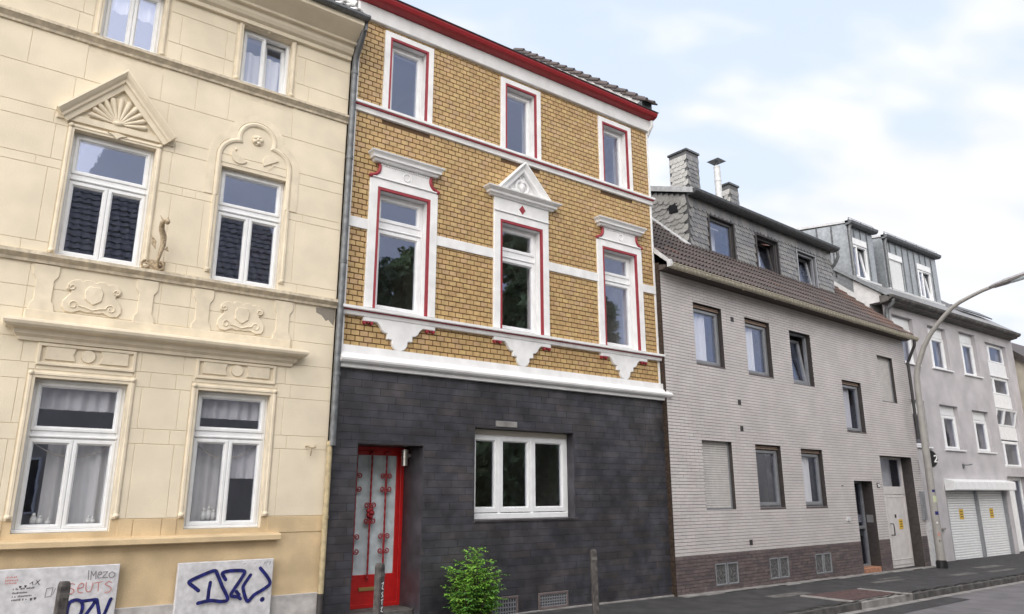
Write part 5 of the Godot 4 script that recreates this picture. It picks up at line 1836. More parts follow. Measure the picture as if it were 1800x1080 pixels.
func render_window(H: Node, o: Rect2, box: float) -> void:
	var xm := o.get_center().x
	var top := o.end.y - box
	var f := R(o.position.x, o.end.x, o.position.y, top)
	var sash := 0.40
	var w := window(H, f, -0.14, 0.05, 0.055, [[f.position.x + 0.04, f.position.x + 0.04 + 0.36, f.position.y + 0.04, top - 0.04], [f.position.x + 0.41, f.end.x - 0.04, f.position.y + 0.04, top - 0.04]], X.upvc)
	var l := MB.new()
	l.slab(o.position.x, o.end.x, top, o.end.y - 0.003, -0.24, -0.13, 0.01)
	put("shutter_box", l, X.upvc, w)
	for s in [0, 1]:
		var x := f.position.x + 0.005 if s == 0 else f.end.x - 0.04
		l = MB.new()
		l.box(x, x + 0.035, f.position.y, top, -0.139, -0.11)
		put("guide_rail", l, X.upvc, w)
	l = MB.new()
	l.slab(o.position.x - 0.06, o.end.x + 0.08, o.position.y - 0.045, o.position.y - 0.002, -0.14, 0.06, 0.006)
	put("sill", l, X.upvc, w)

func rendered_house() -> void:
	var H := thing("grey_rendered_house", "grey rendered house with two zinc dormers and a double garage", "house")
	var W := 9.3
	var up := [R(0.48, 1.75, 5.56, 7.0), R(2.70, 3.94, 5.58, 6.96), R(4.93, 6.15, 5.58, 7.04)]
	var lo := [R(0.50, 1.76, 3.08, 4.45), R(2.74, 3.98, 3.06, 4.43), R(5.0, 6.25, 3.06, 4.40)]
	var stair := R(6.93, 8.66, 2.60, 6.92)
	var gar := R(2.30, 6.62, -0.6, 2.0)
	var entry := R(6.93, 8.66, -0.6, 2.30)
	var l := MB.new()
	wall_holes(l, l, R(0, W, -0.6, 7.30), up + lo + [stair, gar, entry], 0.0, -0.38)
	put("wall", l, X.render_grey, H)
	l = MB.new()
	l.box(0.002, 0.3, -0.6, 7.3, -8.0, -0.385)
	l.box(W - 0.3, W - 0.002, -0.6, 7.3, -8.0, -0.385)
	l.box(0.3, W - 0.3, -0.6, 7.3, -8.2, -7.9)
	for x in [0.002, W - 0.302]:
		l.xf = Transform3D(Basis(Vector3(0, 0, -1), Vector3(0, 1, 0), Vector3(1, 0, 0)), Vector3(x, 0, 0))
		l.plate([Vector2(0.0, 7.3), Vector2(8.0, 7.3), Vector2(4.2, 10.72), Vector2(0.0, 7.55)], 0.0, 0.3)
	l.xf = Transform3D.IDENTITY
	put("side_wall", l, X.white_wall, H)
	rooms(H, 0.3, W - 0.3, [-0.3, 2.5, 5.0, 7.4], -0.38, -4.5, [2.2, 6.8])
	# lower right panel left of the garage
	for o in up:
		render_window(H, o, 0.33)
	for o in lo:
		render_window(H, o, 0.30)
	# sunk strip on the left of the garage
	l = MB.new()
	l.slab(0.2, 1.55, -0.5, 0.75, 0.0, 0.03, 0.008)
	l.slab(1.5, 1.85, 0.73, 0.78, 0.0, 0.08, 0.006)
	put("plinth", l, X.concrete, H)
	l = MB.new()
	l.slab(1.35, 1.52, 0.8, 2.0, -0.002, 0.04, 0.006)
	put("meter_niche", l, X.concrete_dark, H)
	# gutter and roof
	l = MB.new()
	l.mould([Vector2(0.0, 7.22), Vector2(0.25, 7.26), Vector2(0.27, 7.30), Vector2(0.33, 7.31), Vector2(0.38, 7.35), Vector2(0.40, 7.42), Vector2(0.0, 7.46)], -0.12, W - 0.1, 0.0)
	put("gutter", l, X.concrete_dark, H)
	l = MB.new()
	l.tube([Vector3(0.05, 7.34, 0.3), Vector3(0.05, 7.22, 0.3), Vector3(0.06, 7.05, 0.09), Vector3(0.06, 6.85, 0.07), Vector3(0.06, 3.0, 0.07)], 0.06, 10)
	put("downpipe", l, X.pipe, H)
	l = MB.new()
	var k0 := 0.76
	l.quad(Vector3(-0.1, 7.40, 0.30), Vector3(W - 0.1, 7.40, 0.30), Vector3(W - 0.1, 7.40 + 4.5 * k0, -4.2), Vector3(-0.1, 7.40 + 4.5 * k0, -4.2))
	l.quad(Vector3(W - 0.1, 7.3, -8.6), Vector3(-0.1, 7.3, -8.6), Vector3(-0.1, 7.40 + 4.5 * k0, -4.2), Vector3(W - 0.1, 7.40 + 4.5 * k0, -4.2))
	put("roof", l, X.slate_back, H)
	var slope := atan(k0)
	for row in 4:
		for k in 36:
			var s := row * 0.33
			var x := -0.1 + k * 0.255
			if row == 3 and (x > -0.2 and x < 6.0):
				continue
			l = MB.new()
			l.xf = Transform3D(Basis(Vector3.RIGHT, -(PI / 2 - slope)), Vector3(x, 7.42 + s * sin(slope), 0.32 - s * cos(slope)))
			l.slab(0.004, 0.251, 0.0, 0.34, 0.0, 0.035 + rng.randf_range(0.0, 0.006), 0.008)
			put("roof_tile", l, X["slate%d" % [2, 0, 2, 3][rng.randi() % 4]], H)
	l = MB.new()
	l.xf = Transform3D(Basis(Vector3.RIGHT, -(PI / 2 - slope)), Vector3(6.3, 7.95, -0.30))
	for k in 3:
		l.slab(k * 0.8, k * 0.8 + 0.74, 0.0, 0.5, 0.06, 0.10, 0.01)
	put("roof_window", l, X.zinc_dark, H)
	l = MB.new()
	l.xf = Transform3D(Basis(Vector3(0, 0, -1), Vector3(0, 1, 0), Vector3(1, 0, 0)), Vector3(-0.12, 0, 0))
	l.plate([Vector2(-0.30, 7.36), Vector2(4.2, 10.78), Vector2(4.2, 10.94), Vector2(-0.30, 7.50)], 0.0, 0.05)
	put("verge_board", l, X.zinc, H)
	# dormers
	zinc_box(H, 0.0, 1.55, [R(0.12, 1.10, 8.30, 9.62)])
	zinc_box(H, 2.2, 5.95, [R(2.42, 3.38, 8.30, 9.56), R(4.45, 5.42, 8.30, 9.56)])
	for o in [R(0.12, 1.10, 8.30, 9.62), R(4.45, 5.42, 8.30, 9.56)]:
		var w := window(H, R(o.position.x, o.end.x, o.position.y, o.end.y - 0.22), -0.81, 0.05, 0.05, [[o.position.x + 0.04, o.position.x + 0.38, o.position.y + 0.04, o.end.y - 0.26], [o.position.x + 0.39, o.end.x - 0.04, o.position.y + 0.04, o.end.y - 0.26, 8.0]], X.upvc)
		l = MB.new()
		l.slab(o.position.x, o.end.x, o.end.y - 0.22, o.end.y - 0.003, -0.95, -0.78, 0.01)
		put("shutter_box", l, X.upvc, w)
	var sh := group_part("roller_shutter", H)
	l = MB.new()
	l.slab(2.42, 3.38, 9.34, 9.557, -0.95, -0.78, 0.01)
	put("shutter_box", l, X.upvc, sh)
	for k in 24:
		l = MB.new()
		l.slab(2.45, 3.35, 8.30 + k * 0.0433, 8.34 + k * 0.0433, -0.86, -0.825, 0.006)
		put("slat", l, X.upvc, sh)
	l = MB.new()
	l.slab(-0.05, 1.6, 8.19, 8.27, -0.82, -0.7, 0.01)
	l.slab(2.15, 6.0, 8.19, 8.27, -0.82, -0.7, 0.01)
	put("dormer_sill", l, X.sheet_white, H)
	for s in [[0.2, 1.3], [2.3, 5.8]]:
		l = MB.new()
		l.box(s[0], s[1], 8.1, 9.9, -2.3, -2.2)
		put("interior", l, X.interior, H)
	# stairwell glazing: frames, panels and panes
	var sg := group_part("stairwell_glazing", H)
	var levels := [[6.92, 5.80, 0.42, false], [5.74, 4.68, 0.40, false], [4.64, 3.54, 0.42, true], [3.50, 2.60, 0.0, false]]
	for v in levels:
		var y1: float = v[0]
		var y0: float = v[1]
		var yp: float = y0 + v[2]
		if v[2] > 0.0:
			l = MB.new()
			l.slab(6.93, 8.66, y0, yp, -0.2, -0.10, 0.008)
			put("panel", l, X.upvc, sg)
		if not v[3]:
			window(H, R(6.93, 8.66, yp, y1), -0.12, 0.05, 0.055, [[6.97, 7.42, yp + 0.04, y1 - 0.04], [7.43, 8.62, yp + 0.04, y1 - 0.04]], X.upvc, {"name": "stair_window"})
		else:
			window(H, R(6.93, 8.66, yp, y1), -0.12, 0.05, 0.055, [[6.97, 7.60, yp + 0.04, y1 - 0.04, -14.0], [7.61, 8.62, yp + 0.04, y1 - 0.04, -14.0]], X.upvc, {"name": "stair_window"})
	l = MB.new()
	l.slab(6.93, 8.66, 2.30, 2.60, -0.2, -0.08, 0.008)
	l.slab(6.88, 8.72, 5.74, 5.80, -0.2, -0.06, 0.006)
	l.slab(6.93, 8.66, 4.64, 4.68, -0.2, -0.09, 0.006)
	put("panel", l, X.upvc, sg)
	window(H, R(6.93, 8.66, -0.15, 2.30), -0.22, 0.06, 0.07, [[6.98, 7.55, -0.1, 2.25], [7.85, 8.61, -0.1, 2.25]], X.upvc, {"name": "entrance_door", "bars": [[7.55, 7.85, -0.1, 2.25, 0.0]]})
	# garage: shutter boxes and two roller doors
	l = MB.new()
	for s in [[2.32, 4.62], [4.64, 6.78]]:
		l.mould([Vector2(0.0, 1.83), Vector2(0.255, 1.84), Vector2(0.27, 1.86), Vector2(0.27, 2.09), Vector2(0.255, 2.11), Vector2(0.0, 2.17)], s[0], s[1], 0.0)
	put("shutter_box", l, X.upvc, H)
	for x in [2.30, 4.44, 6.54]:
		l = MB.new()
		l.box(x, x + 0.09, -0.5, 1.84, -0.2, -0.02)
		put("guide_rail", l, X.alu, H)
	for s in [[2.39, 4.44, 3.39], [4.53, 6.54, 5.54]]:
		var g := group_part("garage_door", H)
		l = MB.new()
		l.box(s[0], s[1], -0.5, 2.0, -0.3, -0.16)
		put("backing", l, X.alu, g)
		for k in 28:
			l = MB.new()
			var y := -0.2 + k * 0.0745
			l.mould([Vector2(-0.16, y), Vector2(-0.12, y + 0.004), Vector2(-0.105, y + 0.02), Vector2(-0.105, y + 0.055), Vector2(-0.12, y + 0.068), Vector2(-0.16, y + 0.07)], s[0], s[1], -0.16)
			put("slat", l, X.upvc, g)
		l = MB.new()
		l.slab(s[2] - 0.13, s[2] + 0.13, 0.98, 1.28, -0.104, -0.098, 0.001)
		var st := put("sticker", l, X.yellow_print, g)
		for k in 3:
			l = MB.new()
			l.box(s[2] - 0.09, s[2] + 0.09, 1.04 + k * 0.075, 1.065 + k * 0.075, -0.1, -0.0965)
			put("print_line", l, X.ink_black, st)
	# small lamp bracket over the garage
	l = MB.new()
	l.tube([Vector3(3.75, 2.6, 0.0), Vector3(3.75, 2.6, 0.16), Vector3(3.9, 2.62, 0.2)], 0.02, 6)
	l.box(3.7, 3.8, 2.5, 2.64, 0.0, 0.03)
	put("wall_hook", l, X.pipe, H)
	rebase(H, Vector3(4.65, 0, 0))
	H.position = Vector3(21.35 + 4.65, 0, -1.0)

func far_house() -> void:
	var H := thing("cream_gabled_house", "pale cream house with dark roof at the far end of the street", "house")
	var l := MB.new()
	var gab := [Vector2(-0.6, -0.5), Vector2(4.6, -0.5), Vector2(4.6, 5.2), Vector2(2.0, 7.4), Vector2(-0.6, 5.2)]
	l.xf = Transform3D(Basis(Vector3(0, 0, -1), Vector3(0, 1, 0), Vector3(1, 0, 0)), Vector3(31.2, 0, 0))
	l.plate(gab, 0.0, 9.0)
	put("wall", l, X.pale_render, H)
	l = MB.new()
	l.xf = Transform3D(Basis(Vector3(0, 0, -1), Vector3(0, 1, 0), Vector3(1, 0, 0)), Vector3(31.05, 0, 0))
	l.plate([Vector2(-0.95, 4.9), Vector2(2.0, 7.4), Vector2(4.95, 4.9), Vector2(4.95, 5.15), Vector2(2.0, 7.7), Vector2(-0.95, 5.15)], 0.0, 9.3)
	put("roof", l, X.roof_tile2, H)
	for p in [[33.0, 3.2], [36.0, 3.2], [33.0, 0.9], [36.0, 0.9]]:
		var w := group_part("window", H)
		l = MB.new()
		l.ring(p[0], p[0] + 1.1, p[1], p[1] + 1.4, 0.07, 0.55, 0.63, 0.006)
		put("frame", l, X.upvc, w)
		l = MB.new()
		l.box(p[0] + 0.06, p[0] + 1.04, p[1] + 0.06, p[1] + 1.34, 0.55, 0.605)
		put("pane", l, X.dark_glass, w)
	rebase(H, Vector3(35.7, 0, -3.7))

# ---------------------------------------------------------------- street
func structure(o: Node, called_kind := "structure") -> void:
	o.set_meta("kind", called_kind)

func sheet(called: String, zs: Callable, ze: Callable, dy: float, m: Material, xa: float, xb: float) -> void:
	var l := MB.new()
	var n := maxi(1, int((xb - xa) / 2.0))
	for i in n:
		var a := lerpf(xa, xb, float(i) / n)
		var b := lerpf(xa, xb, float(i + 1) / n)
		l.quad(Vector3(a, gy(a) + dy, ze.call(a)), Vector3(b, gy(b) + dy, ze.call(b)), Vector3(b, gy(b) + dy, zs.call(b)), Vector3(a, gy(a) + dy, zs.call(a)))
	structure(put(called, l, m, self))

func street() -> void:
	var l := MB.new()
	l.quad(Vector3(-400, -0.9, 400), Vector3(400, -0.9, 400), Vector3(400, -0.9, -400), Vector3(-400, -0.9, -400))
	structure(put("ground", l, X.concrete_dark, self))
	sheet("pavement", func(x): return -0.3 if x < 20.0 else -1.3, func(x): return kz(x) - 0.15, 0.0, X.asphalt, -24.0, 60.0)
	sheet("road", func(x): return kz(x) - 0.01, func(x): return 10.2, -0.12, X.asphalt_road, -24.0, 60.0)
	sheet("gutter_strip", func(x): return kz(x) - 0.005, func(x): return kz(x) + 0.16, -0.114, X.concrete, -24.0, 60.0)
	sheet("opposite_pavement", func(x): return 10.19, func(x): return 13.0, 0.0, X.asphalt, -24.0, 60.0)
	sheet("garden_ground", func(x): return 12.98, func(x): return 60.0, -0.03, X.soil, -40.0, 90.0)
	# strip of mortar at the foot of the houses
	l = MB.new()
	for i in 12:
		var a := 3.95 + i * 0.54
		l.slab(a, a + 0.545, -0.1, 0.012 + rng.randf_range(0.0, 0.012), 0.0, 0.05 + rng.randf_range(0.0, 0.02), 0.006)
	structure(put("mortar_strip", l, X.concrete, self))
	l = MB.new()
	for i in 20:
		var a := 10.45 + i * 0.53
		var za := 0.1 - 0.055 * (a - 10.43)
		l.xf = Transform3D(Basis(Vector3.UP, 0.055), Vector3(a, gy(a + 0.25), za))
		l.slab(0.0, 0.535, -0.1, 0.008 + rng.randf_range(0.0, 0.008), 0.0, 0.16 + rng.randf_range(0.0, 0.08), 0.004)
		l.quad(Vector3(0, 0.012, 0.2), Vector3(0.535, 0.012, 0.2), Vector3(0.535, 0.012, 0.0), Vector3(0, 0.012, 0.0))
	l.xf = Transform3D.IDENTITY
	structure(put("pavement_edge_strip", l, X.concrete, self))
	# kerb stones
	var kerb := group_part("kerb", self)
	structure(kerb)
	var x := -12.0
	while x < 34.0:
		var len := 0.98
		var low := x > 12.1 and x < 14.2
		l = MB.new()
		var yaw := -atan(0.052) if x > 10.0 else 0.0
		var top := gy(x + 0.5) + 0.006
		l.slab(0.004, len - 0.004, -0.3, top, -0.16, 0.0, 0.015)
		l.quad(Vector3(0.004, top, 0.0 - 0.015), Vector3(len - 0.004, top, -0.015), Vector3(len - 0.004, top, -0.16), Vector3(0.004, top, -0.16))
		var o := put("kerb_stone", l, X.concrete if low else X.kerb_stone, kerb)
		o.position = Vector3(x, 0, kz(x))
		o.rotation.y = -yaw
		x += len * cos(yaw)
	# patch of small pavers behind the lowered kerb, edged with pale kerb stones
	var pv := group_part("paver_patch", self)
	structure(pv)
	var nx := 11
	var nz := 9
	for i in nx:
		for k in nz:
			var px := 12.42 + i * 0.155
			var z1 := kz(px) - 0.17
			var pz := lerpf(1.32, z1, float(k) / nz)
			var dz := (z1 - 1.32) / nz
			l = MB.new()
			l.xf = Transform3D(Basis(Vector3.RIGHT, -PI / 2), Vector3(px, gy(px), pz + dz))
			l.brick(0.004, 0.151, 0.004, dz - 0.004, 0.0, 0.014 + rng.randf_range(0.0, 0.004), 0.004)
			put("paver", l, X.paver, pv)
	for e in [12.27, 14.15]:
		for k in 2:
			l = MB.new()
			l.xf = Transform3D(Basis(Vector3.RIGHT, -PI / 2), Vector3(e, gy(e), 1.78 + k * 0.48))
			l.slab(0.0, 0.13, 0.004, 0.47, 0.0, 0.02, 0.008)
			put("edge_stone", l, X.concrete, pv)
	# lighter repair patches in the asphalt
	for r in [[11.7, 12.9, 0.95, 1.25], [15.6, 16.9, 0.75, 0.95], [16.4, 17.4, 0.5, 0.62], [18.8, 20.0, 0.9, 1.15], [21.5, 23.0, 0.3, 0.6], [20.6, 22.2, 1.0, 1.2]]:
		l = MB.new()
		var a: float = r[0]
		var b: float = r[1]
		l.quad(Vector3(a, gy(a) + 0.004, r[3]), Vector3(b, gy(b) + 0.004, r[3] - 0.05), Vector3(b, gy(b) + 0.004, r[2] - 0.05), Vector3(a, gy(a) + 0.004, r[2]))
		structure(put("pavement_patch", l, X.concrete_dark, self))
	l = MB.new()
	l.quad(Vector3(10.0, gy(10.0) - 0.112, 3.1), Vector3(15.5, gy(15.5) - 0.112, 2.75), Vector3(15.5, gy(15.5) - 0.112, 2.35), Vector3(10.0, gy(10.0) - 0.112, 2.63))
	structure(put("road_patch", l, X.asphalt, self))
	bollards()
	boards()
	shrub()
	lamp()

func bollards() -> void:
	var B := thing("bollard", "grey bollard in front of the stone board with red and blue graffiti", "bollard", "grey bollards along the kerb")
	var l := MB.new()
	var h := 1.0
	var w := 0.044
	var prof := [[-0.2, w], [0.3, w], [0.62, w], [0.955, w], [0.985, w - 0.005], [0.996, w * 0.75], [1.0, 0.001]]
	for i in prof.size() - 1:
		for k in 8:
			var q := []
			for e in [[i, k], [i, k + 1], [i + 1, k + 1], [i + 1, k]]:
				var c: Vector2 = [Vector2(1, 0.72), Vector2(0.72, 1), Vector2(-0.72, 1), Vector2(-1, 0.72), Vector2(-1, -0.72), Vector2(-0.72, -1), Vector2(0.72, -1), Vector2(1, -0.72)][e[1] % 8]
				q.append(Vector3(c.x * prof[e[0]][1], prof[e[0]][0], -c.y * prof[e[0]][1]))
			l.quad(q[0], q[1], q[2], q[3])
	put("post", l, X.bollard_grey, B)
	l = MB.new()
	l.slab(-w * 0.9, w * 0.9, 0.86, 0.90, w - 0.004, w + 0.003, 0.002)
	put("collar", l, X.concrete_dark, B)
	B.position = Vector3(0.845, gy(0.8), 1.62)
	B.rotation = Vector3(0.0, 0.12, -0.012)
	var C := B.duplicate()
	C.name = "bollard_001"
	tag(C, "grey bollard with white marker scrawl in front of the red door", "bollard", "grey bollards along the kerb")
	add_child(C)
	C.position = Vector3(3.845, gy(3.8), 1.70)
	C.rotation = Vector3(0.01, 0.45, 0.004)
	l = MB.new()
	var zz := w + 0.004
	# scrawl down the front, letter under letter
	var marks := [
		[[-0.014, 0.79], [0.014, 0.80], [-0.01, 0.74], [0.012, 0.73]], [[0.01, 0.70], [-0.012, 0.69], [0.012, 0.66], [-0.01, 0.65]], [[-0.014, 0.62], [0.014, 0.625]], [[0.0, 0.62], [0.002, 0.575]],
		[[-0.012, 0.54], [0.012, 0.55], [-0.012, 0.51], [0.014, 0.50]], [[0.0, 0.47], [0.0, 0.42]], [[-0.012, 0.43], [0.012, 0.44]], [[-0.01, 0.37], [-0.008, 0.31], [0.012, 0.37], [0.012, 0.31]],
		[[0.012, 0.27], [-0.012, 0.26], [-0.012, 0.21], [0.012, 0.205], [0.012, 0.23]], [[-0.012, 0.17], [0.012, 0.165], [0.0, 0.12], [0.014, 0.09]]]
	for m in marks:
		var pts := []
		for p in m:
			pts.append(Vector2(p[0], p[1]))
		l.stroke(pts, 0.012, zz)
	put("marker_scrawl", l, X.white_print, C)
	var E := B.duplicate()
	E.name = "bollard_002"
	tag(E, "grey bollard before the dark wall, right of the shrub and cellar vents", "bollard", "grey bollards along the kerb")
	add_child(E)
	E.position = Vector3(7.13, gy(7.1), 1.60)
	E.rotation = Vector3(0.0, -0.5, 0.014)

func glyphs(l: MB, parts: Array, w: float, z: float) -> void:
	for s in parts:
		var pts := []
		for p in s:
			pts.append(Vector2(p[0], p[1]))
		l.stroke(pts, w, z)

func curve(pts: Array, k := 6) -> Array:
	# smooth line through the points
	var c := Curve2D.new()
	for i in pts.size():
		var p := Vector2(pts[i][0], pts[i][1])
		var a := Vector2(pts[maxi(i - 1, 0)][0], pts[maxi(i - 1, 0)][1])
		var b := Vector2(pts[mini(i + 1, pts.size() - 1)][0], pts[mini(i + 1, pts.size() - 1)][1])
		var t := (b - a) / 6.0
		c.add_point(p, -t, t)
	var out := []
	for i in pts.size() - 1:
		for j in k:
			var q := c.sample(i, float(j) / k)
			out.append([q.x, q.y])
	out.append(pts[-1])
	return out

func boards() -> void:
	var z := 0.095
	var A := thing("stone_board", "pale stone board with red, black and blue graffiti and small printed lines", "board", "graffitied stone boards at the foot of the cream house")
	var l := MB.new()
	l.slab(-0.12, 1.53, -0.02, 1.0, 0.035, z, 0.006)
	put("slab", l, X.board_stone, A)
	l = MB.new()
	glyphs(l, [curve([[1.088, 0.40], [1.08, 0.52], [1.086, 0.622], [1.11, 0.655], [1.165, 0.662], [1.21, 0.625], [1.215, 0.55], [1.185, 0.48], [1.12, 0.41]]), [[1.20, 0.645], [1.335, 0.652]], [[1.335, 0.645], [1.315, 0.60], [1.25, 0.49], [1.21, 0.42], [1.36, 0.42]], [[1.345, 0.65], [1.37, 0.56], [1.405, 0.43]], curve([[1.41, 0.43], [1.44, 0.52], [1.47, 0.63], [1.478, 0.648]])], 0.034, z + 0.001)
	put("blue_graffiti", l, X.ink_blue, A)
	l = MB.new()
	glyphs(l, [curve([[1.118, 0.818], [1.085, 0.828], [1.062, 0.805], [1.085, 0.785], [1.115, 0.765], [1.11, 0.735], [1.066, 0.728]]), curve([[1.15, 0.775], [1.195, 0.785], [1.20, 0.815], [1.175, 0.825], [1.15, 0.79], [1.16, 0.74], [1.20, 0.735]]), curve([[1.225, 0.83], [1.228, 0.76], [1.255, 0.735], [1.28, 0.76], [1.285, 0.825]]), [[1.305, 0.82], [1.375, 0.828]], [[1.34, 0.822], [1.345, 0.735]], curve([[1.465, 0.815], [1.435, 0.825], [1.405, 0.80], [1.44, 0.78], [1.465, 0.76], [1.455, 0.725], [1.41, 0.72]])], 0.008, z + 0.001)
	put("red_graffiti", l, X.ink_red, A)
	l = MB.new()
	glyphs(l, [[[1.232, 0.95], [1.238, 0.858]], [[1.262, 0.855], [1.258, 0.942], [1.282, 0.895], [1.303, 0.938], [1.308, 0.862]], curve([[1.325, 0.90], [1.355, 0.905], [1.35, 0.928], [1.33, 0.925], [1.322, 0.89], [1.335, 0.868], [1.358, 0.872]]), [[1.37, 0.925], [1.415, 0.928], [1.37, 0.87], [1.42, 0.868]], curve([[1.455, 0.925], [1.43, 0.90], [1.445, 0.868], [1.475, 0.875], [1.485, 0.905], [1.455, 0.925]])], 0.008, z + 0.001)
	glyphs(l, [[[0.865, 0.71], [0.87, 0.795], [0.925, 0.80], [0.918, 0.718], [0.865, 0.71]], [[0.93, 0.73], [0.95, 0.79]], [[0.98, 0.735], [1.06, 0.735], [1.105, 0.718]]], 0.006, z + 0.001)
	put("black_graffiti", l, X.ink_grey, A)
	# printed lines, too worn to read
	l = MB.new()
	var rows := [[0.60, 0.785, 0.80], [0.60, 0.72, 0.762], [0.60, 0.76, 0.728], [0.60, 0.72, 0.695]]
	for r in rows:
		var x: float = r[0]
		while x < r[1]:
			var wd := rng.randf_range(0.008, 0.016)
			l.xf = Transform3D(Basis(Vector3.BACK, 0.03), Vector3.ZERO)
			l.slab(x, x + wd * 0.6, r[2] - 0.02, r[2] - 0.02 + rng.randf_range(0.011, 0.02), z - 0.001, z + 0.001, 0.0002)
			x += wd + (0.012 if rng.randf() < 0.18 else 0.0)
	l.xf = Transform3D.IDENTITY
	for p in [[0.635, 0.825], [0.68, 0.828], [0.745, 0.70], [0.778, 0.705]]:
		l.plate([Vector2(p[0] - 0.012, p[1] + 0.012), Vector2(p[0] + 0.014, p[1] + 0.01), Vector2(p[0] + 0.004, p[1] - 0.012), Vector2(p[0] - 0.004, p[1] - 0.012)], z - 0.001, z + 0.0015)
	glyphs(l, [[[0.715, 0.85], [0.74, 0.87]], [[0.76, 0.84], [0.80, 0.885]], [[0.77, 0.88], [0.80, 0.835]], [[0.735, 0.865], [0.745, 0.835]]], 0.006, z + 0.001)
	put("printed_lines", l, X.ink_black, A)
	l = MB.new()
	for r in [[0.50, 0.585, 0.915], [0.50, 0.61, 0.885], [0.505, 0.60, 0.858]]:
		var x: float = r[0]
		while x < r[1]:
			l.slab(x, x + 0.008, r[2], r[2] + rng.randf_range(0.01, 0.02), z - 0.001, z + 0.0008, 0.0002)
			x += 0.014
	put("printed_lines", l, X.ink_red, A)
	rebase(A, Vector3(0.7, 0, 0.07))
	var B := thing("stone_board", "pale stone board sprayed with large blue letters and a dot", "board", "graffitied stone boards at the foot of the cream house")
	l = MB.new()
	l.slab(2.13, 3.22, 0.33, 0.975, 0.035, z, 0.006)
	put("slab", l, X.board_stone, B)
	l = MB.new()
	glyphs(l, [curve([[2.372, 0.665], [2.33, 0.70], [2.265, 0.752], [2.275, 0.782], [2.407, 0.838], [2.526, 0.874], [2.562, 0.828], [2.623, 0.703], [2.70, 0.555], [2.63, 0.532], [2.505, 0.552], [2.369, 0.534]]), [[2.495, 0.746], [2.486, 0.66], [2.484, 0.565]], curve([[2.665, 0.765], [2.622, 0.83], [2.64, 0.852], [2.725, 0.862], [2.868, 0.85], [2.843, 0.776], [2.779, 0.675], [2.735, 0.59], [2.815, 0.568], [2.845, 0.545]]), [[2.80, 0.625], [2.835, 0.585]], curve([[2.952, 0.80], [2.886, 0.702], [2.875, 0.65], [2.935, 0.51], [3.009, 0.575], [3.117, 0.633], [3.186, 0.692], [3.143, 0.775], [3.052, 0.875]])], 0.040, z + 0.001)
	glyphs(l, [[[3.112, 0.512], [3.116, 0.515]]], 0.056, z + 0.001)
	put("blue_graffiti", l, X.ink_blue, B)
	l = MB.new()
	glyphs(l, [[[3.10, 0.905], [3.11, 0.94]], [[3.13, 0.90], [3.12, 0.935], [3.15, 0.94]], [[3.17, 0.905], [3.18, 0.94]], [[2.86, 0.925], [2.885, 0.935]], [[2.98, 0.93], [3.0, 0.935]]], 0.006, z + 0.001)
	put("black_graffiti", l, X.ink_grey, B)
	rebase(B, Vector3(2.67, 0, 0.07))

func leaflet(l: MB, p: Vector3, d: Vector3, up: Vector3, len: float, wid: float) -> void:
	var s := d.cross(up).normalized()
	var n := s.cross(d).normalized()
	var a := p
	var m := p + d * len * 0.45 + n * len * 0.05
	var t := p + d * len - n * len * 0.12
	var b := m + s * wid + n * wid * 0.35
	var c := m - s * wid + n * wid * 0.35
	l.tri(a, m, b)
	l.tri(m, t, b)
	l.tri(a, c, m)
	l.tri(m, c, t)

func shrub() -> void:
	var S := thing("shrub", "bright green leafy shrub growing at the foot of the dark tiled wall", "shrub")
	var c := Vector3(5.98, 0, 0.34)
	rng.seed = 77
	var st := MB.new()
	var lf := MB.new()
	var cols := [Color(0.13, 0.32, 0.04), Color(0.19, 0.42, 0.05), Color(0.10, 0.25, 0.04), Color(0.26, 0.48, 0.08), Color(0.075, 0.19, 0.035)]
	for i in 56:
		var a := rng.randf() * TAU
		var r := sqrt(rng.randf())
		var hgt := (1.0 - 0.38 * r * r) * rng.randf_range(0.35, 0.98)
		if i < 3:
			hgt = [0.98, 0.95, 0.9][i]
			r = [0.25, 0.12, 0.2][i]
		var base := c + Vector3(cos(a) * 0.07, -0.02, sin(a) * 0.05)
		var tip := c + Vector3(cos(a) * r * (0.40 if hgt < 0.72 else 0.30), hgt, sin(a) * r * 0.30)
		tip.z = maxf(tip.z, 0.08)
		var mid := (base + tip) / 2.0 + Vector3(cos(a), 0, sin(a)) * 0.06
		var pts := []
		for k in 8:
			var t := k / 7.0
			pts.append(base.lerp(mid, t).lerp(mid.lerp(tip, t), t))
		st.tube(pts, [0.008, 0.007, 0.007, 0.006, 0.005, 0.004, 0.003, 0.002], 5)
		for k in range(2, 8):
			for q in 3:
				var az := rng.randf() * TAU
				var d := Vector3(cos(az), rng.randf_range(-0.1, 0.7), sin(az) + 0.15).normalized()
				var p: Vector3 = pts[k]
				var twig := rng.randf_range(0.06, 0.15)
				var e := p + d * twig - Vector3(0, twig * 0.12, 0)
				st.tube([p, (p + e) / 2 + Vector3(0, 0.008, 0), e], [0.0025, 0.002, 0.0012], 4, false)
				var kind: Color = cols[rng.randi() % cols.size()]
				if e.y > 0.5 and rng.randf() < 0.65:
					kind = cols[3 if rng.randf() < 0.5 else 1]
				for j in 7:
					var t := 0.3 + 0.7 * j / 6.0
					var o := p.lerp(e, t)
					var side := d.cross(Vector3.UP).normalized() * (1.0 if j % 2 == 0 else -1.0)
					var dd := (d * (0.55 if j < 6 else 1.5) + side * 0.9 + Vector3(0, rng.randf_range(-0.45, 0.2), 0)).normalized()
					var f := rng.randf_range(0.8, 1.2)
					lf.col = Color(kind.r * f, kind.g * f, kind.b * f)
					leaflet(lf, o, dd, Vector3(rng.randf_range(-0.3, 0.3), 1, rng.randf_range(-0.3, 0.3)).normalized(), rng.randf_range(0.04, 0.075), rng.randf_range(0.010, 0.017))
	put("stem", st, X.bark, S)
	put("foliage", lf, X.leaf, S, "stuff")
	rebase(S, c)

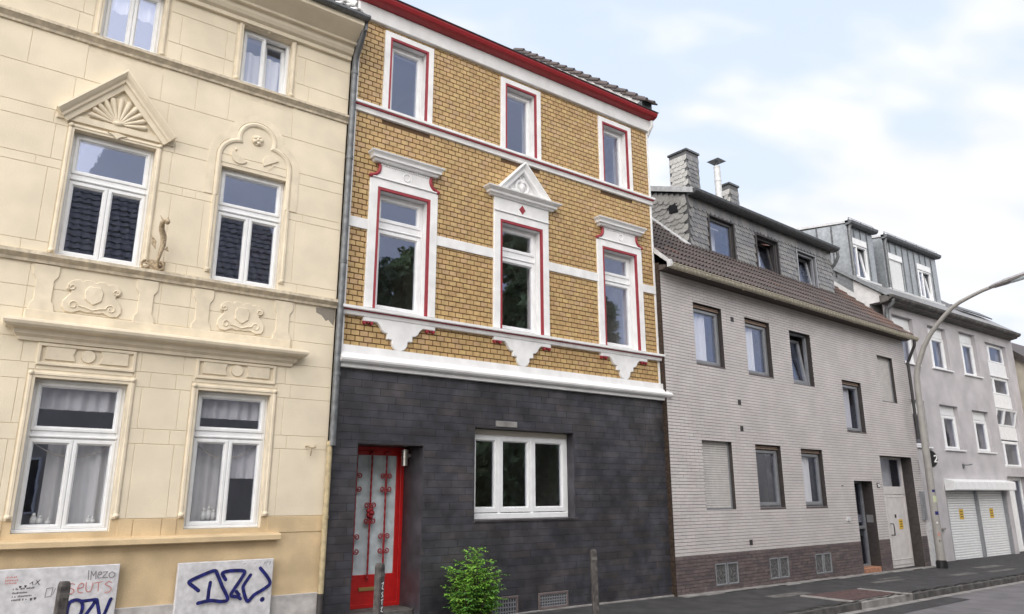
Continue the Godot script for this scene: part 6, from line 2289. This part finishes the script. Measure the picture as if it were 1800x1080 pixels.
func lamp() -> void:
	var P := thing("street_lamp", "tall street lamp with curved arm and stickers on its pole", "street lamp")
	var x := 20.7
	var z := -0.04
	var g := gy(x)
	var l := MB.new()
	l.tube([Vector3(x, g - 0.1, z), Vector3(x, g + 0.16, z), Vector3(x, g + 1.0, z), Vector3(x, 2.0, z), Vector3(x, 3.4, z), Vector3(x, 4.4, z + 0.01), Vector3(x, 4.85, z + 0.03), Vector3(x, 5.18, z + 0.12), Vector3(x, 5.63, z + 0.33), Vector3(x, 5.93, z + 0.53), Vector3(x, 6.18, z + 0.76), Vector3(x, 6.38, z + 0.97), Vector3(x, 6.55, z + 1.18), Vector3(x, 6.66, z + 1.38), Vector3(x, 6.75, z + 1.63), Vector3(x, 6.85, z + 1.95), Vector3(x, 6.91, z + 2.22)], [0.11, 0.105, 0.10, 0.092, 0.085, 0.08, 0.075, 0.07, 0.064, 0.06, 0.056, 0.054, 0.052, 0.05, 0.048, 0.046, 0.045], 16)
	put("pole", l, X.lamp_post, P)
	l = MB.new()
	l.tube([Vector3(x, g - 0.12, z), Vector3(x, g + 0.16, z), Vector3(x, g + 0.2, z)], [0.14, 0.135, 0.11], 14)
	put("pole_foot", l, X.black_paint, P)
	l = MB.new()
	l.xf = Transform3D(Basis(Vector3.RIGHT, -0.17), Vector3(x, 6.90, z + 2.15))
	var out := []
	for s in [[0.0, 0.06], [0.12, 0.10], [0.4, 0.13], [1.0, 0.13], [1.45, 0.11], [1.55, 0.05]]:
		out.append(s)
	for i in out.size() - 1:
		var a: Array = out[i]
		var b: Array = out[i + 1]
		var k := 10
		for j in k:
			var t0 := TAU * j / k
			var t1 := TAU * (j + 1) / k
			l.quad(Vector3(a[1] * cos(t0), a[1] * 0.6 * sin(t0), a[0]), Vector3(a[1] * cos(t1), a[1] * 0.6 * sin(t1), a[0]), Vector3(b[1] * cos(t1), b[1] * 0.6 * sin(t1), b[0]), Vector3(b[1] * cos(t0), b[1] * 0.6 * sin(t0), b[0]))
	put("lamp_head", l, X.lamp_metal, P)
	l = MB.new()
	l.xf = Transform3D(Basis(Vector3.RIGHT, -0.17), Vector3(x, 6.90, z + 2.15))
	l.ball(Vector3(0, -0.05, 0.85), Vector3(0.10, 0.05, 0.5), 8, 10)
	put("lamp_glass", l, X.frosted, P)
	for s in [[1.78, 0.10, X.ink_blue, 0.06], [1.52, 0.13, X.leaf_sticker, 0.16], [1.20, 0.12, X.ink_blue, 0.09], [0.95, 0.06, X.concrete, 0.1], [0.68, 0.06, X.ink_red, 0.07], [0.52, 0.06, X.ink_black, 0.06], [0.98, 0.05, X.white_print, 0.05]]:
		l = MB.new()
		var r := 0.1005
		for i in 4:
			var a0: float = -0.5 + PI * 0.5 - 0.55 + i * s[1] * 2.0
			var a1: float = a0 + s[1] * 2.0
			l.quad(Vector3(x - r * cos(a0), s[0], z + r * sin(a0)), Vector3(x - r * cos(a1), s[0], z + r * sin(a1)), Vector3(x - r * cos(a1), s[0] + s[3], z + r * sin(a1)), Vector3(x - r * cos(a0), s[0] + s[3], z + r * sin(a0)))
		put("sticker", l, s[2], P)
	rebase(P, Vector3(x, g, z))
	# round number plate fixed behind the pole
	var D := thing("round_plate", "round black plate with a white numeral behind the street lamp pole", "sign")
	l = MB.new()
	l.tube([Vector3(0, 0, -0.012), Vector3(0, 0, 0.0)], 0.24, 28)
	put("disc", l, X.black_paint, D)
	l = MB.new()
	l.sweep(arc(0, 0, 0.236, 0, 350, 28), [Vector2(0, 0.0), Vector2(0, 0.006), Vector2(0.012, 0.006), Vector2(0.012, 0.0)], true)
	put("rim", l, X.ink_grey, D)
	var t := put("numeral", text_mesh("2", 0.2, 0.004), X.white_print, D)
	t.position = Vector3(0.17, 0.0, 0.003)
	l = MB.new()
	l.tube([Vector3(-0.05, 0, -0.03), Vector3(0.05, 0, -0.03)], 0.015, 6)
	put("clamp", l, X.lamp_metal, D)
	D.position = Vector3(21.26, 2.66, -0.2)
	D.rotation.y = -0.35

# ---------------------------------------------------------------- the other side of the street, which the windows mirror
func tree(called: String, label: String, at: Vector3, h: float, r: float, slim: float, col: Color, n: int, seed_: int) -> void:
	var T := thing(called, label, "tree", "trees across the street")
	var g := RandomNumberGenerator.new()
	g.seed = seed_
	var l := MB.new()
	l.tube([Vector3(0, -0.2, 0), Vector3(0.05, h * 0.3, 0), Vector3(-0.05, h * 0.6, 0.05), Vector3(0, h * 0.9, 0)], [h * 0.022, h * 0.018, h * 0.012, 0.02], 8)
	var tips := []
	for i in 26:
		var y := lerpf(0.18, 0.92, g.randf()) * h
		var a := g.randf() * TAU
		var f := 1.0 - pow(y / h, 1.6) * slim
		var tip := Vector3(cos(a) * r * f * g.randf_range(0.6, 1.0), y + r * 0.25 * g.randf(), sin(a) * r * f * g.randf_range(0.6, 1.0))
		l.tube([Vector3(0, y * 0.86, 0), Vector3(tip.x * 0.5, y * 0.96, tip.z * 0.5), tip], [h * 0.008, h * 0.005, 0.008], 5)
		tips.append(tip)
	put("trunk", l, X.bark, T)
	var leaf := MB.new()
	for k in 7:
		var d := Vector3(cos(k * 2.4), sin(k * 1.7) * 0.6, sin(k * 2.4)).normalized()
		leaflet(leaf, Vector3.ZERO, d, Vector3(0.3, 1, 0.2).normalized(), 0.26, 0.085)
	var mm := MultiMesh.new()
	mm.transform_format = MultiMesh.TRANSFORM_3D
	mm.use_colors = true
	mm.mesh = leaf.mesh()
	mm.instance_count = n
	for i in n:
		var t: Vector3 = tips[g.randi() % tips.size()]
		var o := Vector3(g.randfn(), g.randfn(), g.randfn()) * r * 0.24
		var y := t.y + o.y
		var p := Vector3(t.x * g.randf_range(0.35, 1.05) + o.x, y, t.z * g.randf_range(0.35, 1.05) + o.z)
		mm.set_instance_transform(i, Transform3D(Basis(Vector3(g.randfn(), g.randfn(), g.randfn()).normalized(), g.randf() * TAU) * g.randf_range(0.7, 1.5), p))
		var f := g.randf_range(0.6, 1.35)
		mm.set_instance_color(i, Color(col.r * f, col.g * f, col.b * f))
	var o := MultiMeshInstance3D.new()
	o.multimesh = mm
	o.material_override = X.leaf
	o.name = "crown"
	o.set_meta("kind", "stuff")
	T.add_child(o)
	T.position = at

func opposite() -> void:
	var H := thing("house_across_the_street", "pale house with a grey tiled roof across the street, mirrored in windows", "house")
	var l := MB.new()
	l.box(-9.0, 8.6, -0.5, 8.6, 16.0, 24.5)
	put("wall", l, X.pale_render, H)
	l = MB.new()
	l.quad(Vector3(8.9, 8.4, 15.6), Vector3(-9.3, 8.4, 15.6), Vector3(-9.3, 13.1, 20.2), Vector3(8.9, 13.1, 20.2))
	l.quad(Vector3(-9.3, 8.4, 24.9), Vector3(8.9, 8.4, 24.9), Vector3(8.9, 13.1, 20.2), Vector3(-9.3, 13.1, 20.2))
	put("roof", l, X.roof_tile2, H)
	l = MB.new()
	var tw := 0.30
	for row in 16:
		for k in 60:
			l.xf = Transform3D(Basis(Vector3(-1, 0, 0), Vector3(0, sin(0.796), cos(0.796)), Vector3(0, cos(0.796), -sin(0.796))), Vector3(8.9 - k * tw, 8.45 + row * 0.30, 15.58 + row * 0.293))
			wave_tile(l, tw, 0.48)
	put("roof_tile", l, X.concrete, H, "stuff")
	for x in [-6.0, -2.4, 1.2, 4.8]:
		for y in [1.2, 5.2]:
			var w := group_part("window", H)
			l = MB.new()
			l.xf = Transform3D(Basis(Vector3.UP, PI), Vector3(x, y, 15.99))
			l.ring(-0.6, 0.6, 0, 1.6, 0.08, 0.0, 0.04, 0.006)
			put("frame", l, X.upvc, w)
			l = MB.new()
			l.xf = Transform3D(Basis(Vector3.UP, PI), Vector3(x, y, 15.99))
			l.box(-0.53, 0.53, 0.07, 1.53, 0.0, 0.02)
			put("pane", l, X.dark_glass, w)
	l = MB.new()
	l.box(-1.4, -0.6, 11.0, 14.2, 19.6, 20.4)
	put("chimney", l, X.terracotta, H)
	rebase(H, Vector3(0, 0, 20))
	var G := thing("red_roofed_house", "low house with an orange tiled roof between trees across the street", "house")
	l = MB.new()
	l.box(31.0, 45.0, -0.5, 7.0, 22.0, 30.0)
	put("wall", l, X.pale_render, G)
	l = MB.new()
	l.quad(Vector3(45.4, 6.8, 21.6), Vector3(30.6, 6.8, 21.6), Vector3(30.6, 11.6, 26.0), Vector3(45.4, 11.6, 26.0))
	l.quad(Vector3(30.6, 6.8, 30.4), Vector3(45.4, 6.8, 30.4), Vector3(45.4, 11.6, 26.0), Vector3(30.6, 11.6, 26.0))
	put("roof", l, X.roof_red0, G)
	rebase(G, Vector3(38, 0, 26))
	for q in [[50.0, "long pale house added across the street for bounce light, beyond the red roof", 6.0], [70.0, "tall cream house added across the street for bounce light, the farthest one", 8.0]]:
		var F := thing("added_pale_house", q[1], "house")  # unseen houses added to bounce light onto the right-hand facades
		l = MB.new()
		l.box(-8.0, 8.0, -0.5, q[2], 0.0, 9.0)
		put("wall", l, X.pale_render, F)
		l = MB.new()
		l.quad(Vector3(8.3, q[2] - 0.2, -0.4), Vector3(-8.3, q[2] - 0.2, -0.4), Vector3(-8.3, q[2] + 4.0, 4.5), Vector3(8.3, q[2] + 4.0, 4.5))
		l.quad(Vector3(-8.3, q[2] - 0.2, 9.4), Vector3(8.3, q[2] - 0.2, 9.4), Vector3(8.3, q[2] + 4.0, 4.5), Vector3(-8.3, q[2] + 4.0, 4.5))
		put("roof", l, X.roof_tile2, F)
		for x in [-5.5, -1.8, 1.8, 5.5]:
			for y in [1.2, 4.6]:
				l = MB.new()
				l.box(x - 0.6, x + 0.6, y, y + 1.6, -0.02, 0.1)
				put("window", l, X.dark_glass, F)
		F.position = Vector3(q[0] + 4.0, 0, 14.5)
	tree("spruce_tree", "dark narrow spruce beside the house across the street", Vector3(12.5, 0, 17.0), 11.2, 1.5, 1.0, Color(0.13, 0.19, 0.10), 2200, 3)
	tree("poplar_tree", "tall slim poplar across the street", Vector3(14.35, 0, 17.5), 12.6, 1.0, 0.5, Color(0.18, 0.25, 0.10), 1700, 4)
	tree("broadleaf_tree", "wide dark broadleaf tree across the street opposite the brick house", Vector3(20.6, 0, 18.0), 14.5, 2.1, 0.6, Color(0.13, 0.19, 0.08), 4600, 5)
	tree("broadleaf_tree", "round green tree beside the red roof across the street", Vector3(27.6, 0, 19.5), 12.6, 1.3, 0.7, Color(0.15, 0.22, 0.09), 1800, 6)
	tree("hedge_tree", "low dense hedge tree behind the pavement across the street", Vector3(16.6, 0, 15.2), 4.4, 2.2, 0.5, Color(0.17, 0.23, 0.10), 2600, 7)
	tree("hedge_tree", "low dense hedge tree, the longer one, across the street", Vector3(21.0, 0, 15.2), 4.8, 2.6, 0.5, Color(0.15, 0.21, 0.09), 3000, 8)

# ---------------------------------------------------------------- scene
var sun_at := Vector3(-0.74, 0.46, 0.49)

func _ready() -> void:
	rng.seed = 20240
	var cam := Camera3D.new()
	cam.name = "camera"
	cam.fov = 45.70
	cam.near = 0.1
	cam.far = 1200.0
	var right := Basis(Vector3.UP, -0.63403311) * Basis(Vector3.RIGHT, 0.25224082) * Basis(Vector3.BACK, -0.00160563)
	cam.transform = Transform3D(right, Vector3(0, 1.725, 9.4))
	add_child(cam)
	cam.current = true
	var we := WorldEnvironment.new()
	we.name = "world_environment"
	var env := Environment.new()
	env.background_mode = Environment.BG_SKY
	var sky := Sky.new()
	var pan := PanoramaSkyMaterial.new()
	pan.panorama = make_sky()
	sky.sky_material = pan
	env.sky = sky
	env.background_energy_multiplier = 1.0
	env.tonemap_mode = Environment.TONE_MAPPER_LINEAR
	env.tonemap_exposure = 2.72
	env.sdfgi_enabled = true
	env.ssao_enabled = true
	env.ssil_enabled = true
	we.environment = env
	add_child(we)
	var sun := DirectionalLight3D.new()
	sun.name = "sun"
	sun.light_color = Color(1.0, 0.965, 0.93)
	sun.light_energy = 0.5
	sun.light_angular_distance = 110.0
	sun.shadow_enabled = true
	add_child(sun)
	sun.look_at_from_position(sun_at * 50.0, Vector3.ZERO)
	make_materials()
	extra_materials()
	street_ground_first()
	cream_house()
	brick_house()
	grey_house()
	rendered_house()
	far_house()
	street()
	opposite()

func street_ground_first() -> void:
	pass

func extra_materials() -> void:
	mat("pale_render", lin(0.66, 0.60, 0.50), 0.9, ["grit", 1.2, 0.92, 1.0], ["streak", 0.3, 0.88, 1.0])
	mat("soil", lin(0.09, 0.10, 0.05), 0.95, ["grit", 1.5, 0.7, 1.0])
	mat("frost_dark", lin(0.20, 0.20, 0.20), 0.3, ["blotch", 3.0, 0.45, 1.0])
	mat("stain", lin(0.36, 0.32, 0.27), 0.9, ["grit", 1.5, 0.7, 1.0])
	mat("slate_any", Color.WHITE, 0.36, ["blotch", 2.5, 0.85, 1.0], ["grit", 1.0, 0.88, 1.0], ["blotch", 0.15])
	mat("leaf_sticker", lin(0.42, 0.46, 0.30), 0.6)
	var d := mat("dark_glass", lin(0.02, 0.024, 0.03), 0.05)
	d.metallic_specular = 0.7
